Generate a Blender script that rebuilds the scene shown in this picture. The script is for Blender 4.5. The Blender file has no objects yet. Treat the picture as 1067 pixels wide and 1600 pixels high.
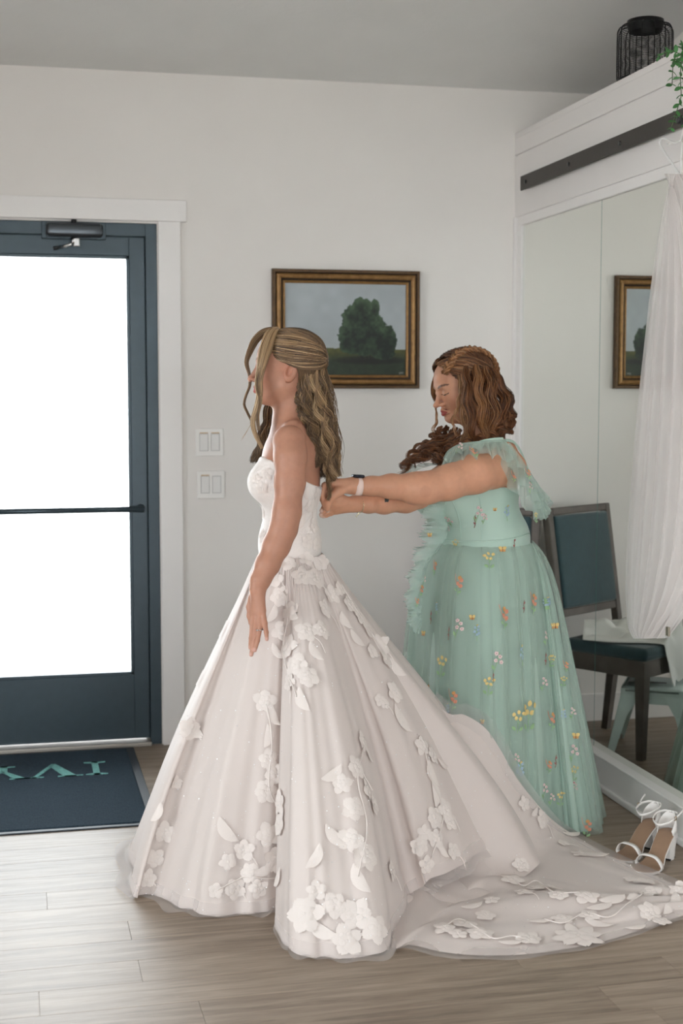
import bpy, bmesh, math, random
import numpy as np
from mathutils import Vector, Matrix
random.seed(7); RNG = np.random.default_rng(7)
S = bpy.context.scene
COL = S.collection
PI = math.pi

# ------------------------------------------------------------------ camera
CAM_H, FPX, CX, CY = 1.48, 2222.0, 533.5, 800.0
PITCH = math.atan(188.0 / FPX)
YAW = math.atan(515.0 / (FPX / math.cos(PITCH)))
cam_data = bpy.data.cameras.new('camera')
cam_data.sensor_fit = 'VERTICAL'
cam_data.sensor_height = 36.0
cam_data.sensor_width = 24.0
cam_data.lens = FPX / 1600.0 * 36.0
cam_data.dof.use_dof = True
cam_data.dof.focus_distance = 4.25
cam_data.dof.aperture_fstop = 3.2
cam = bpy.data.objects.new('camera', cam_data)
COL.objects.link(cam)
cam.location = (0, 0, CAM_H)
cam.rotation_euler = (PI / 2 - PITCH, 0, -YAW)
S.camera = cam
CF = np.array([math.sin(YAW) * math.cos(PITCH), math.cos(YAW) * math.cos(PITCH), -math.sin(PITCH)])
CR = np.array([math.cos(YAW), -math.sin(YAW), 0.0])
CU = np.cross(CR, CF)
CC = np.array([0, 0, CAM_H])

# ------------------------------------------------------------------ sky, daylight, exposure
world = bpy.data.worlds.new('World'); S.world = world
world.use_nodes = True
wn = world.node_tree; wn.nodes.clear()
w_out = wn.nodes.new('ShaderNodeOutputWorld'); w_bg = wn.nodes.new('ShaderNodeBackground')
w_bg.inputs['Color'].default_value = (0.95, 0.975, 1.01, 1); w_bg.inputs['Strength'].default_value = 9.0
wn.links.new(w_bg.outputs[0], w_out.inputs[0])

def portal(loc, rot, sx, sy):
    l = bpy.data.lights.new('window_daylight', 'AREA'); l.shape = 'RECTANGLE'; l.size = sx; l.size_y = sy
    l.cycles.is_portal = True
    o = bpy.data.objects.new('window_daylight', l); COL.objects.link(o)
    o.location = loc; o.rotation_euler = rot
portal((0.075, 6.06, 1.16), (-PI / 2, 0, 0), 0.9, 1.85)          # glazed door
portal((-2.72, 2.6, 1.45), (0, -PI / 2, 0), 1.7, 2.2)             # window in the left wall
portal((-2.72, 0.2, 1.45), (0, -PI / 2, 0), 1.7, 1.6)
portal((-0.9, -1.92, 1.45), (PI / 2, 0, 0), 1.6, 1.9)             # windows behind the camera
portal((1.1, -1.92, 1.45), (PI / 2, 0, 0), 1.6, 1.9)
S.view_settings.view_transform = 'Standard'
S.view_settings.look = 'None'
S.view_settings.exposure = 0.53
S.view_settings.gamma = 1.0
S.view_settings.use_curve_mapping = False
S.cycles.use_denoising = True
S.cycles.max_bounces = 10
S.cycles.diffuse_bounces = 6
S.cycles.transparent_max_bounces = 24
S.cycles.sample_clamp_indirect = 8.0

# ------------------------------------------------------------------ pixel -> place helpers (design coordinates of the photograph)
def ray(px, py):
    return CF + CR * ((px - CX) / FPX) - CU * ((py - CY) / FPX)
def P(px, py, d):                       # point at camera depth d
    return CC + ray(px, py) * d
def onfloor(px, py, z=0.0):
    d = ray(px, py); return CC + d * ((z - CAM_H) / d[2])
def atX(px, py, X):
    d = ray(px, py); return CC + d * (X / d[0])
def atY(px, py, Y):
    d = ray(px, py); return CC + d * (Y / d[1])
def project(p):
    v = np.asarray(p, float) - CC
    z = v @ CF
    return CX + FPX * (v @ CR) / z, CY - FPX * (v @ CU) / z

# ------------------------------------------------------------------ materials
def srgb(r, g, b):
    def f(c):
        c /= 255.0
        return c / 12.92 if c <= 0.04045 else ((c + 0.055) / 1.055) ** 2.4
    return (f(r), f(g), f(b), 1.0)

def mat(name, color, rough=0.5, metal=0.0, noise=0.0, nscale=20.0, bump=0.0, bscale=200.0, sheen=0.0, spec=0.5, attr=None, trans=0.0, sss=0.0, rnd=0.0, coat=0.0):
    m = bpy.data.materials.new(name); m.use_nodes = True
    nt = m.node_tree; n = nt.nodes; L = nt.links
    b = n['Principled BSDF']
    b.inputs['Roughness'].default_value = rough
    b.inputs['Metallic'].default_value = metal
    b.inputs['Specular IOR Level'].default_value = spec
    b.inputs['Base Color'].default_value = color
    b.inputs['Sheen Weight'].default_value = sheen
    b.inputs['Coat Weight'].default_value = coat
    if sss:
        b.inputs['Subsurface Weight'].default_value = sss
        b.inputs['Subsurface Radius'].default_value = (0.012, 0.005, 0.003)
        b.inputs['Subsurface Scale'].default_value = 1.0
    src = None
    if attr:
        a = n.new('ShaderNodeAttribute'); a.attribute_name = attr; src = a.outputs['Color']
    tc = n.new('ShaderNodeTexCoord')
    if noise:
        t = n.new('ShaderNodeTexNoise'); t.inputs['Scale'].default_value = nscale; t.inputs['Detail'].default_value = 5
        L.new(tc.outputs['Object'], t.inputs['Vector'])
        mx = n.new('ShaderNodeMix'); mx.data_type = 'RGBA'; mx.blend_type = 'MULTIPLY'
        mr = n.new('ShaderNodeMapRange'); mr.inputs[1].default_value = 0.3; mr.inputs[2].default_value = 0.7
        mr.inputs[3].default_value = 1 - noise; mr.inputs[4].default_value = 1 + noise
        L.new(t.outputs['Fac'], mr.inputs[0])
        mx.inputs[0].default_value = 1.0
        if src: L.new(src, mx.inputs[6])
        else: mx.inputs[6].default_value = color
        L.new(mr.outputs[0], mx.inputs[7]); src = mx.outputs[2]
    if rnd:
        oi = n.new('ShaderNodeObjectInfo')
        mr = n.new('ShaderNodeMapRange'); mr.inputs[3].default_value = 1 - rnd; mr.inputs[4].default_value = 1 + rnd
        L.new(oi.outputs['Random'], mr.inputs[0])
        mx = n.new('ShaderNodeMix'); mx.data_type = 'RGBA'; mx.blend_type = 'MULTIPLY'; mx.inputs[0].default_value = 1.0
        if src: L.new(src, mx.inputs[6])
        else: mx.inputs[6].default_value = color
        L.new(mr.outputs[0], mx.inputs[7]); src = mx.outputs[2]
    if src: L.new(src, b.inputs['Base Color'])
    if bump:
        t = n.new('ShaderNodeTexNoise'); t.inputs['Scale'].default_value = bscale; t.inputs['Detail'].default_value = 4
        L.new(tc.outputs['Object'], t.inputs['Vector'])
        bp = n.new('ShaderNodeBump'); bp.inputs['Strength'].default_value = bump; bp.inputs['Distance'].default_value = 0.003
        L.new(t.outputs['Fac'], bp.inputs['Height']); L.new(bp.outputs[0], b.inputs['Normal'])
    if trans:                                             # thin cloth: part of the light passes through
        out = n['Material Output']
        tl = n.new('ShaderNodeBsdfTranslucent'); tl.inputs['Color'].default_value = color
        if src: L.new(src, tl.inputs['Color'])
        ms = n.new('ShaderNodeMixShader'); ms.inputs[0].default_value = trans
        L.new(b.outputs[0], ms.inputs[1]); L.new(tl.outputs[0], ms.inputs[2]); L.new(ms.outputs[0], out.inputs[0])
    return m

def sheer(name, color, alpha, trans=0.4, weave=0.0, wscale=900.0, attr=None, edge=0.5):
    """net cloth: holes let the background through, more at grazing angle it looks denser"""
    m = bpy.data.materials.new(name); m.use_nodes = True
    nt = m.node_tree; n = nt.nodes; L = nt.links; n.clear()
    out = n.new('ShaderNodeOutputMaterial')
    d = n.new('ShaderNodeBsdfDiffuse'); d.inputs['Color'].default_value = color
    t = n.new('ShaderNodeBsdfTranslucent'); t.inputs['Color'].default_value = color
    if attr:
        a = n.new('ShaderNodeAttribute'); a.attribute_name = attr
        L.new(a.outputs['Color'], d.inputs['Color']); L.new(a.outputs['Color'], t.inputs['Color'])
    tr = n.new('ShaderNodeBsdfTransparent')
    m1 = n.new('ShaderNodeMixShader'); m1.inputs[0].default_value = trans
    L.new(d.outputs[0], m1.inputs[1]); L.new(t.outputs[0], m1.inputs[2])
    lw = n.new('ShaderNodeLayerWeight'); lw.inputs['Blend'].default_value = 0.35
    mr = n.new('ShaderNodeMapRange'); mr.inputs[3].default_value = alpha; mr.inputs[4].default_value = min(1.0, alpha + edge)
    L.new(lw.outputs['Facing'], mr.inputs[0])
    m2 = n.new('ShaderNodeMixShader')
    L.new(mr.outputs[0], m2.inputs[0]); L.new(tr.outputs[0], m2.inputs[1]); L.new(m1.outputs[0], m2.inputs[2])
    L.new(m2.outputs[0], out.inputs[0])
    return m

# ------------------------------------------------------------------ mesh helpers
def mesh(name, verts, faces, m=None, parent=None, smooth=True, colors=None, slots=None):
    me = bpy.data.meshes.new(name)
    verts = np.asarray(verts, dtype=np.float64)
    if isinstance(faces, np.ndarray):
        k = faces.shape[1]; nf = len(faces)
        me.vertices.add(len(verts)); me.vertices.foreach_set('co', verts.ravel())
        me.loops.add(nf * k); me.loops.foreach_set('vertex_index', faces.astype(np.int32).ravel())
        me.polygons.add(nf); me.polygons.foreach_set('loop_start', np.arange(0, nf * k, k, dtype=np.int32))
        me.update(calc_edges=True)
    else:
        me.from_pydata([tuple(v) for v in verts], [], [tuple(int(i) for i in f) for f in faces]); me.update()
    me.validate()
    if smooth: me.shade_smooth()
    if colors is not None:
        at = me.color_attributes.new('col', 'FLOAT_COLOR', 'POINT')
        c = np.ones((len(verts), 4), np.float32); c[:, :3] = np.asarray(colors)[:, :3]
        at.data.foreach_set('color', c.ravel())
    for mm in (m if isinstance(m, (list, tuple)) else [m]):
        if mm: me.materials.append(mm)
    if slots is not None: me.polygons.foreach_set('material_index', np.asarray(slots, np.int32))
    return link(name, me, parent)

def link(name, me, parent=None):
    o = bpy.data.objects.new(name, me); COL.objects.link(o)
    if parent: o.parent = parent
    return o

def tag(o, label=None, cat=None, group=None, kind=None):
    if label: o['label'] = label
    if cat: o['category'] = cat
    if group: o['group'] = group
    if kind: o['kind'] = kind
    return o

def empty(name, loc=(0, 0, 0), rz=0.0):
    o = bpy.data.objects.new(name, None); COL.objects.link(o); o.location = loc; o.rotation_euler = (0, 0, rz)
    o.empty_display_size = 0.1
    return o

def from_bm(name, bm, m, parent=None, smooth=False):
    me = bpy.data.meshes.new(name); bm.to_mesh(me); bm.free()
    if smooth: me.shade_smooth()
    for mm in (m if isinstance(m, (list, tuple)) else [m]):
        if mm: me.materials.append(mm)
    return link(name, me, parent)

def bbox(bm, a, b, bevel=0.0, segs=2, M=None):
    """adds a box between two corners, bevelled"""
    t = bmesh.new()
    bmesh.ops.create_cube(t, size=1.0)
    a, b = np.minimum(a, b), np.maximum(a, b)
    for v in t.verts:
        v.co = Vector([(a[i] + b[i]) / 2 + v.co[i] * (b[i] - a[i]) for i in range(3)])
    if bevel > 0:
        bmesh.ops.bevel(t, geom=list(t.edges), offset=bevel, segments=segs, affect='EDGES', profile=0.5)
    if M is not None: bmesh.ops.transform(t, matrix=M, verts=t.verts)
    me = bpy.data.meshes.new('tmp'); t.to_mesh(me); t.free(); bm.from_mesh(me); bpy.data.meshes.remove(me)
    return bm

def box(name, a, b, m, parent=None, bevel=0.0, segs=2, M=None, smooth=False):
    bm = bmesh.new(); bbox(bm, a, b, bevel, segs, M)
    return from_bm(name, bm, m, parent, smooth)

def structure(o): o['kind'] = 'structure'; return o

def frames(pts):
    pts = np.asarray(pts, float)
    T = np.gradient(pts, axis=0); T /= np.linalg.norm(T, axis=1)[:, None] + 1e-12
    N = np.zeros_like(T)
    ref = np.array([0, 0, 1.0]) if abs(T[0][2]) < 0.9 else np.array([1.0, 0, 0])
    n = ref - T[0] * (ref @ T[0]); n /= np.linalg.norm(n); N[0] = n
    for i in range(1, len(pts)):
        n = N[i - 1] - T[i] * (N[i - 1] @ T[i]); N[i] = n / (np.linalg.norm(n) + 1e-12)
    return T, N, np.cross(T, N)

def tube_geo(pts, rad, k=8, flat=1.0, caps=True):
    pts = np.asarray(pts, float); n = len(pts)
    rad = np.broadcast_to(np.asarray(rad, float), (n,))
    T, N, B = frames(pts)
    a = np.arange(k) * 2 * PI / k
    V = pts[:, None, :] + rad[:, None, None] * (np.cos(a)[None, :, None] * N[:, None, :] + flat * np.sin(a)[None, :, None] * B[:, None, :])
    V = V.reshape(-1, 3)
    i = np.arange(n - 1)[:, None] * k; j = np.arange(k)[None, :]; j2 = (j + 1) % k
    F = np.stack([i + j, i + j2, i + k + j2, i + k + j], -1).reshape(-1, 4)
    faces = [tuple(f) for f in F]
    if caps:
        faces.append(tuple(range(k))[::-1]); faces.append(tuple((n - 1) * k + q for q in range(k)))
    return V, faces

class Geo:
    """collects vertices and faces of one mesh object"""
    def __init__(s): s.v = []; s.f = []; s.n = 0
    def add(s, V, F):
        V = np.asarray(V, float)
        s.f += [tuple(int(i) + s.n for i in f) for f in F]; s.v.append(V); s.n += len(V); return s
    def tube(s, pts, rad, k=8, flat=1.0, caps=True): return s.add(*tube_geo(pts, rad, k, flat, caps))
    def build(s, name, m, parent=None, smooth=True): return mesh(name, np.concatenate(s.v), s.f, m, parent, smooth)

def tube(name, pts, rad, m, parent=None, k=8, flat=1.0): return Geo().tube(pts, rad, k, flat).build(name, m, parent)

def lathe_geo(prof, k=32, center=(0, 0, 0)):
    prof = np.asarray(prof, float); n = len(prof); a = np.arange(k) * 2 * PI / k
    V = np.stack([prof[:, 0:1] * np.cos(a) + center[0], prof[:, 0:1] * np.sin(a) + center[1], np.repeat(prof[:, 1:2], k, 1) + center[2]], -1).reshape(-1, 3)
    i = np.arange(n - 1)[:, None] * k; j = np.arange(k)[None, :]; j2 = (j + 1) % k
    F = np.stack([i + j, i + j2, i + k + j2, i + k + j], -1).reshape(-1, 4)
    return V, [tuple(f) for f in F]

def spline(pts, n, closed=False):
    """Catmull-Rom through pts, n samples, even in chord length"""
    pts = np.asarray(pts, float)
    if closed: Q = np.concatenate([pts[-1:], pts, pts[:2]])
    else: Q = np.concatenate([2 * pts[:1] - pts[1:2], pts, 2 * pts[-1:] - pts[-2:-1]])
    m = len(Q) - 3; k = 24; out = []
    t = np.linspace(0, 1, k, endpoint=False)[:, None]
    for i in range(m):
        p0, p1, p2, p3 = Q[i:i + 4]
        out.append(0.5 * (2 * p1 + (p2 - p0) * t + (2 * p0 - 5 * p1 + 4 * p2 - p3) * t * t + (3 * p1 - p0 - 3 * p2 + p3) * t ** 3))
    out.append(Q[-2:-1]); C = np.concatenate(out)
    s = np.concatenate([[0], np.cumsum(np.linalg.norm(np.diff(C, axis=0), axis=1))])
    u = np.linspace(0, s[-1], n, endpoint=not closed)
    return np.stack([np.interp(u, s, C[:, i]) for i in range(C.shape[1])], -1)

def grid_faces(nu, nv, closed_u=False):
    U = nu if closed_u else nu - 1
    i = np.arange(U)[:, None]; j = np.arange(nv - 1)[None, :]; i2 = (i + 1) % nu
    return np.stack([i * nv + j, i2 * nv + j, i2 * nv + j + 1, i * nv + j + 1], -1).reshape(-1, 4)

def vnoise(p, seed=0):
    """smooth value noise, p (N,3) -> [-1,1]"""
    p = np.asarray(p, float); i = np.floor(p).astype(np.int64); f = p - i; f = f * f * (3 - 2 * f)
    def h(a):
        x = (a[:, 0] * 374761393 + a[:, 1] * 668265263 + a[:, 2] * 2147483647 + seed * 1274126177) & 0xFFFFFFFF
        x = ((x ^ (x >> 13)) * 1274126177) & 0xFFFFFFFF
        return ((x ^ (x >> 16)) & 0xFFFF) / 32767.5 - 1
    r = 0
    for dx in (0, 1):
        for dy in (0, 1):
            for dz in (0, 1):
                w = (f[:, 0] if dx else 1 - f[:, 0]) * (f[:, 1] if dy else 1 - f[:, 1]) * (f[:, 2] if dz else 1 - f[:, 2])
                r = r + w * h(i + np.array([dx, dy, dz]))
    return r
# ================================================================== the room
D = 5.9057            # inner face of the back wall
W = 2.149             # mirror plane on the right partition
XL, YF, ZC = -2.6, -1.8, 2.768
XR2 = 2.6             # outer wall of the room behind the partition
M_wall = mat('wall_paint', srgb(229, 224, 220), 0.75, noise=0.015, nscale=3, bump=0.06, bscale=160)
M_ceil = mat('ceiling_paint', srgb(224, 223, 221), 0.85, noise=0.02, nscale=4, bump=0.35, bscale=45)
M_trim = mat('trim_paint', srgb(232, 228, 226), 0.42, noise=0.01, nscale=6)
M_trimc = mat('board_paint', srgb(226, 221, 219), 0.45, noise=0.01, nscale=6)
M_dark = mat('dark_aluminium', srgb(58, 72, 80), 0.38, metal=0.25, noise=0.05, nscale=30)
M_bar = mat('bar_metal', srgb(62, 74, 82), 0.3, metal=0.5)
M_alu = mat('threshold_metal', srgb(176, 170, 162), 0.4, metal=0.6)

def wood(name, c1, c2, rough=0.3, scale=1.0):
    m = bpy.data.materials.new(name); m.use_nodes = True; nt = m.node_tree; n = nt.nodes; L = nt.links
    b = n['Principled BSDF']; b.inputs['Roughness'].default_value = rough; b.inputs['Specular IOR Level'].default_value = 0.28
    tc = n.new('ShaderNodeTexCoord'); oi = n.new('ShaderNodeObjectInfo')
    geo = n.new('ShaderNodeNewGeometry')
    off = n.new('ShaderNodeVectorMath'); off.operation = 'MULTIPLY_ADD'
    comb = n.new('ShaderNodeCombineXYZ'); L.new(oi.outputs['Random'], comb.inputs[0]); L.new(oi.outputs['Random'], comb.inputs[1])
    L.new(comb.outputs[0], off.inputs[0]); off.inputs[1].default_value = (37, 91, 0); L.new(geo.outputs['Position'], off.inputs[2])
    mp = n.new('ShaderNodeMapping'); mp.inputs['Scale'].default_value = (1.6 * scale, 22 * scale, 1); L.new(off.outputs[0], mp.inputs['Vector'])
    t1 = n.new('ShaderNodeTexNoise'); t1.inputs['Scale'].default_value = 1.5; t1.inputs['Detail'].default_value = 9; t1.inputs['Roughness'].default_value = 0.62; t1.inputs['Distortion'].default_value = 0.6
    L.new(mp.outputs[0], t1.inputs['Vector'])
    mp2 = n.new('ShaderNodeMapping'); mp2.inputs['Scale'].default_value = (9, 160, 1); L.new(off.outputs[0], mp2.inputs['Vector'])
    t2 = n.new('ShaderNodeTexNoise'); t2.inputs['Scale'].default_value = 1.5; t2.inputs['Detail'].default_value = 4; L.new(mp2.outputs[0], t2.inputs['Vector'])
    ad = n.new('ShaderNodeMath'); ad.operation = 'MULTIPLY_ADD'; L.new(t2.outputs['Fac'], ad.inputs[0]); ad.inputs[1].default_value = 0.35; L.new(t1.outputs['Fac'], ad.inputs[2])
    rd = n.new('ShaderNodeMath'); rd.operation = 'MULTIPLY_ADD'; L.new(oi.outputs['Random'], rd.inputs[0]); rd.inputs[1].default_value = 0.12; L.new(ad.outputs[0], rd.inputs[2])
    cr = n.new('ShaderNodeValToRGB'); cr.color_ramp.elements[0].position = 0.5; cr.color_ramp.elements[0].color = c1; cr.color_ramp.elements[1].position = 0.92; cr.color_ramp.elements[1].color = c2
    L.new(rd.outputs[0], cr.inputs[0]); L.new(cr.outputs[0], b.inputs['Base Color'])
    bp = n.new('ShaderNodeBump'); bp.inputs['Strength'].default_value = 0.06; bp.inputs['Distance'].default_value = 0.002
    L.new(ad.outputs[0], bp.inputs['Height']); L.new(bp.outputs[0], b.inputs['Normal'])
    return m
M_floor = wood('oak_vinyl', srgb(110, 96, 83), srgb(156, 140, 124), 0.44)

# floor slab with planks
fl = structure(box('floor', (XL - 0.2, YF - 0.2, -0.12), (XR2 + 0.2, D + 0.2, -0.006), M_floor))
PW, PL = 0.142, 1.22
row = 0
y = D - 0.002
prng = random.Random(3)
while y > 1.4:
    x = -1.45 - prng.random() * PL * 0.9
    while x < 2.14:
        x0, x1 = max(x, -1.5), min(x + PL, 2.14)
        if x1 - x0 > 0.05:
            box('floor_plank', (x0 + 0.0003, y - PW + 0.0003, -0.006), (x1 - 0.0003, y - 0.0003, 0.0), M_floor, fl, bevel=0.0004, segs=1)
        x += PL
    y -= PW; row += 1
Mb = bmesh.new()
bbox(Mb, (-1.5 - 1.1, YF, -0.006), (-1.5, D, -0.0002)); bbox(Mb, (-1.5, YF, -0.006), (2.14, y, -0.0002)); bbox(Mb, (2.14, YF, -0.006), (XR2, D, -0.0002))
from_bm('floor_plank', Mb, M_floor, fl)

# walls
def wall_holes(name, axis, pos, thick, lo, hi, zlo, zhi, holes, m):
    """wall perpendicular to axis with rectangular openings (a0,a1,z0,z1)"""
    bm = bmesh.new(); cuts = sorted({lo, hi, *[h[0] for h in holes], *[h[1] for h in holes]})
    for a, b in zip(cuts[:-1], cuts[1:]):
        mid = (a + b) / 2; hs = sorted([h for h in holes if h[0] < mid < h[1]], key=lambda h: h[2]); z = zlo
        for h in hs + [None]:
            top = h[2] if h else zhi
            if top - z > 1e-4:
                if axis == 'y': bbox(bm, (a, pos, z), (b, pos + thick, top))
                else: bbox(bm, (pos, a, z), (pos + thick, b, top))
            if h: z = h[3]
    bmesh.ops.remove_doubles(bm, verts=bm.verts, dist=1e-5)
    return structure(from_bm(name, bm, m))
DX0, DX1, DZ1 = -0.495, 0.590, 2.164       # door opening
wall_holes('wall_back', 'y', D, 0.16, XL - 0.15, XR2 + 0.15, 0, ZC + 0.1, [(DX0, DX1, 0, DZ1)], M_wall)
wall_holes('wall_left', 'x', XL - 0.15, 0.15, YF - 0.15, D, 0, 4.5, [(1.5, 3.7, 0.6, 2.3), (-0.6, 1.0, 0.6, 2.3)], M_wall)
wall_holes('wall_front', 'y', YF - 0.15, 0.15, XL - 0.15, XR2 + 0.15, 0, 4.5, [(-1.7, -0.1, 0.5, 2.4), (0.3, 1.9, 0.5, 2.4)], M_wall)
structure(box('wall_right', (XR2, YF, 0), (XR2 + 0.15, D, 4.5), M_wall))
CS = 0.2               # the ceiling climbs toward the viewer
cv = [(x, y, ZC + CS * (D - y) + h) for h in (0, .15) for x, y in ((XL - .1, YF - .1), (XR2 + .1, YF - .1), (XR2 + .1, D + .1), (XL - .1, D + .1))]
structure(mesh('ceiling', cv, [(0, 1, 2, 3), (7, 6, 5, 4), (0, 4, 5, 1), (1, 5, 6, 2), (2, 6, 7, 3), (3, 7, 4, 0)], M_ceil, smooth=False))
M_glass = bpy.data.materials.new('clear_glass'); M_glass.use_nodes = True
_n = M_glass.node_tree.nodes; _l = M_glass.node_tree.links; _n.clear()
_o = _n.new('ShaderNodeOutputMaterial'); _t = _n.new('ShaderNodeBsdfTransparent'); _g = _n.new('ShaderNodeBsdfGlossy'); _g.inputs['Roughness'].default_value = 0.02
_t.inputs['Color'].default_value = (0.94, 0.96, 0.96, 1)
_f = _n.new('ShaderNodeFresnel'); _f.inputs['IOR'].default_value = 1.45; _m = _n.new('ShaderNodeMixShader')
_l.new(_f.outputs[0], _m.inputs[0]); _l.new(_t.outputs[0], _m.inputs[1]); _l.new(_g.outputs[0], _m.inputs[2]); _l.new(_m.outputs[0], _o.inputs[0])
# windows of the walls beside and behind the camera
def window(name, axis, pos, a0, a1, z0, z1):
    e = structure(empty(name, (0, 0, 0)))
    t = 0.05
    def bx(nm, a, b, za, zb, d0, d1, m, par=e):
        if axis == 'y': return box(nm, (a, pos + d0, za), (b, pos + d1, zb), m, par)
        return box(nm, (pos + d0, a, za), (pos + d1, b, zb), m, par)
    bx('window_frame', a0, a0 + t, z0, z1, -0.03, 0.03, M_trim); bx('window_frame', a1 - t, a1, z0, z1, -0.03, 0.03, M_trim)
    bx('window_frame', a0 + t, a1 - t, z0, z0 + t, -0.03, 0.03, M_trim); bx('window_frame', a0 + t, a1 - t, z1 - t, z1, -0.03, 0.03, M_trim)
    am = (a0 + a1) / 2; bx('mullion', am - 0.02, am + 0.02, z0 + t, z1 - t, -0.025, 0.025, M_trim)
    bx('pane', a0 + t, am - 0.02, z0 + t, z1 - t, -0.003, 0.003, M_glass); bx('pane', am + 0.02, a1 - t, z0 + t, z1 - t, -0.003, 0.003, M_glass)
window('window_1', 'x', XL - 0.075, 1.5, 3.7, 0.6, 2.3)
window('window_2', 'x', XL - 0.075, -0.6, 1.0, 0.6, 2.3)
window('window_3', 'y', YF - 0.075, -1.7, -0.1, 0.5, 2.4)
window('window_4', 'y', YF - 0.075, 0.3, 1.9, 0.5, 2.4)
# pale paving outside
M_pave = mat('pale_paving', srgb(205, 203, 198), 0.8, noise=0.06, nscale=2)
structure(box('ground', (-30, -30, -0.30), (30, 40, -0.13), M_pave))
# door casing
bm = bmesh.new()
bbox(bm, (0.5935, D - 0.018, 0.0), (0.684, D, 2.172), 0.002)
structure(from_bm('trim_1', bm, M_trim))
bm = bmesh.new(); bbox(bm, (-0.62, D - 0.022, 2.172), (0.709, D, 2.258), 0.002)
structure(from_bm('trim_2', bm, M_trim))
structure(box('trim_3', (-0.59, D - 0.018, 0.0), (-0.4985, D, 2.172), M_trim, bevel=0.002))
# baseboards of the back wall
bm = bmesh.new(); bbox(bm, (0.686, D - 0.015, 0.0), (2.09, D, 0.125), 0.004)
structure(from_bm('baseboard_back', bm, M_trim))
structure(box('baseboard_left', (XL, YF, 0.0), (XL + 0.015, D, 0.125), M_trim, bevel=0.004))

# ------------------------------------------------------------------ the door
dr = structure(empty('door_1', (0, 0, 0)))
fy0, fy1 = D + 0.012, D + 0.11             # frame sits a little back from the casing
jamb = 0.046
box('door_frame', (DX1 - jamb, fy0, 0.0), (DX1, fy1, DZ1), M_dark, dr, 0.002)
box('door_frame', (DX0, fy0, 0.0), (DX0 + jamb, fy1, DZ1), M_dark, dr, 0.002)
box('door_frame', (DX0 + jamb, fy0, 2.112), (DX1 - jamb, fy1, DZ1), M_dark, dr, 0.002)
box('door_stop', (DX0 + jamb, fy0 + 0.03, 2.095), (DX1 - jamb, fy0 + 0.075, 2.113), M_dark, dr, 0.001)
box('door_stop', (DX1 - jamb - 0.012, fy0 + 0.03, 0.02), (DX1 - jamb, fy1, 2.112), M_dark, dr, 0.001)
lx0, lx1 = DX0 + jamb + 0.003, DX1 - jamb - 0.003
ly0, ly1 = fy0 + 0.018, fy0 + 0.06
gz0, gz1, gx1 = 0.297, 2.034, 0.478
gx0 = lx0 + (lx1 - gx1)
leaf = empty('door_leaf', (0, 0, 0)); leaf.parent = dr
box('stile', (gx1, ly0, 0.024), (lx1, ly1, 2.109), M_dark, leaf, 0.002)
box('stile', (lx0, ly0, 0.024), (gx0, ly1, 2.109), M_dark, leaf, 0.002)
box('bottom_rail', (gx0, ly0, 0.024), (gx1, ly1, gz0), M_dark, leaf, 0.002)
box('top_rail', (gx0, ly0, gz1), (gx1, ly1, 2.109), M_dark, leaf, 0.002)
for a, b in (((gx1 - 0.012, ly0 + 0.004, gz0), (gx1, ly1 - 0.004, gz1)), ((gx0, ly0 + 0.004, gz0), (gx0 + 0.012, ly1 - 0.004, gz1)),
             ((gx0, ly0 + 0.004, gz0), (gx1, ly1 - 0.004, gz0 + 0.012)), ((gx0, ly0 + 0.004, gz1 - 0.012), (gx1, ly1 - 0.004, gz1))):
    box('glazing_bead', a, b, M_dark, leaf, 0.001)
box('pane', (gx0 + 0.006, ly0 + 0.018, gz0 + 0.006), (gx1 - 0.006, ly0 + 0.024, gz1 - 0.006), M_glass, leaf)
Mb = Geo(); zb, yb = 0.997, ly0 - 0.055
Mb.tube([(lx0 + 0.04, yb, zb), (gx1 + 0.045, yb, zb)], 0.0125, 12)
for xx in (lx0 + 0.05, gx1 + 0.035): Mb.tube([(xx, yb, zb), (xx, ly0, zb)], 0.009, 10)
Mb.build('push_bar', M_bar, leaf)
for xx in (lx0 + 0.05, gx1 + 0.035):
    tube('bar_mount', [(xx, ly0 - 0.008, zb), (xx, ly0 + 0.001, zb)], 0.018, M_bar, leaf, 14)
structure(box('threshold', (DX0 + jamb, D - 0.03, 0.0), (DX1 - jamb, fy1, 0.019), M_alu, dr, 0.005))
# door closer on the head of the frame
M_closer = mat('closer_cover', srgb(70, 74, 78), 0.28, metal=0.7)
M_chrome = mat('bright_steel', srgb(215, 215, 215), 0.15, metal=1.0)
M_black = mat('black_plastic', srgb(24, 24, 26), 0.4)
c0, c1 = atY(67, 372, D - 0.03), atY(163, 347, D - 0.03)
cl = empty('door_closer', (float((c0[0] + c1[0]) / 2), D, 2.1)); cl.parent = dr
def rel(o, par): o.matrix_parent_inverse = Matrix.Translation(-Vector(par.location)); return o
rel(box('closer_body', (c0[0] + 0.012, D - 0.045, c0[2] + 0.008), (c1[0] - 0.006, D + 0.012, c1[2] - 0.006), M_closer, cl, 0.014, 4, smooth=True), cl)
rel(box('mounting_plate', (c0[0] - 0.004, D - 0.001, c0[2] + 0.002), (c1[0] + 0.008, D + 0.016, c1[2] + 0.002), M_dark, cl, 0.003), cl)
sx_ = float(atY(116, 365, D - 0.03)[0])
rel(tube('spindle', [(sx_, D - 0.022, c0[2] + 0.006), (sx_, D - 0.022, c0[2] - 0.022)], 0.013, M_chrome, cl, 14), cl)
rel(tube('cap', [(sx_, D - 0.022, c1[2] - 0.008), (sx_, D - 0.022, c1[2] + 0.008)], 0.011, M_black, cl, 14), cl)
rel(box('arm_bracket', (sx_ - 0.004, D - 0.035, c0[2] - 0.03), (sx_ + 0.022, D - 0.005, c0[2] + 0.004), M_chrome, cl, 0.004), cl)
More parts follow.
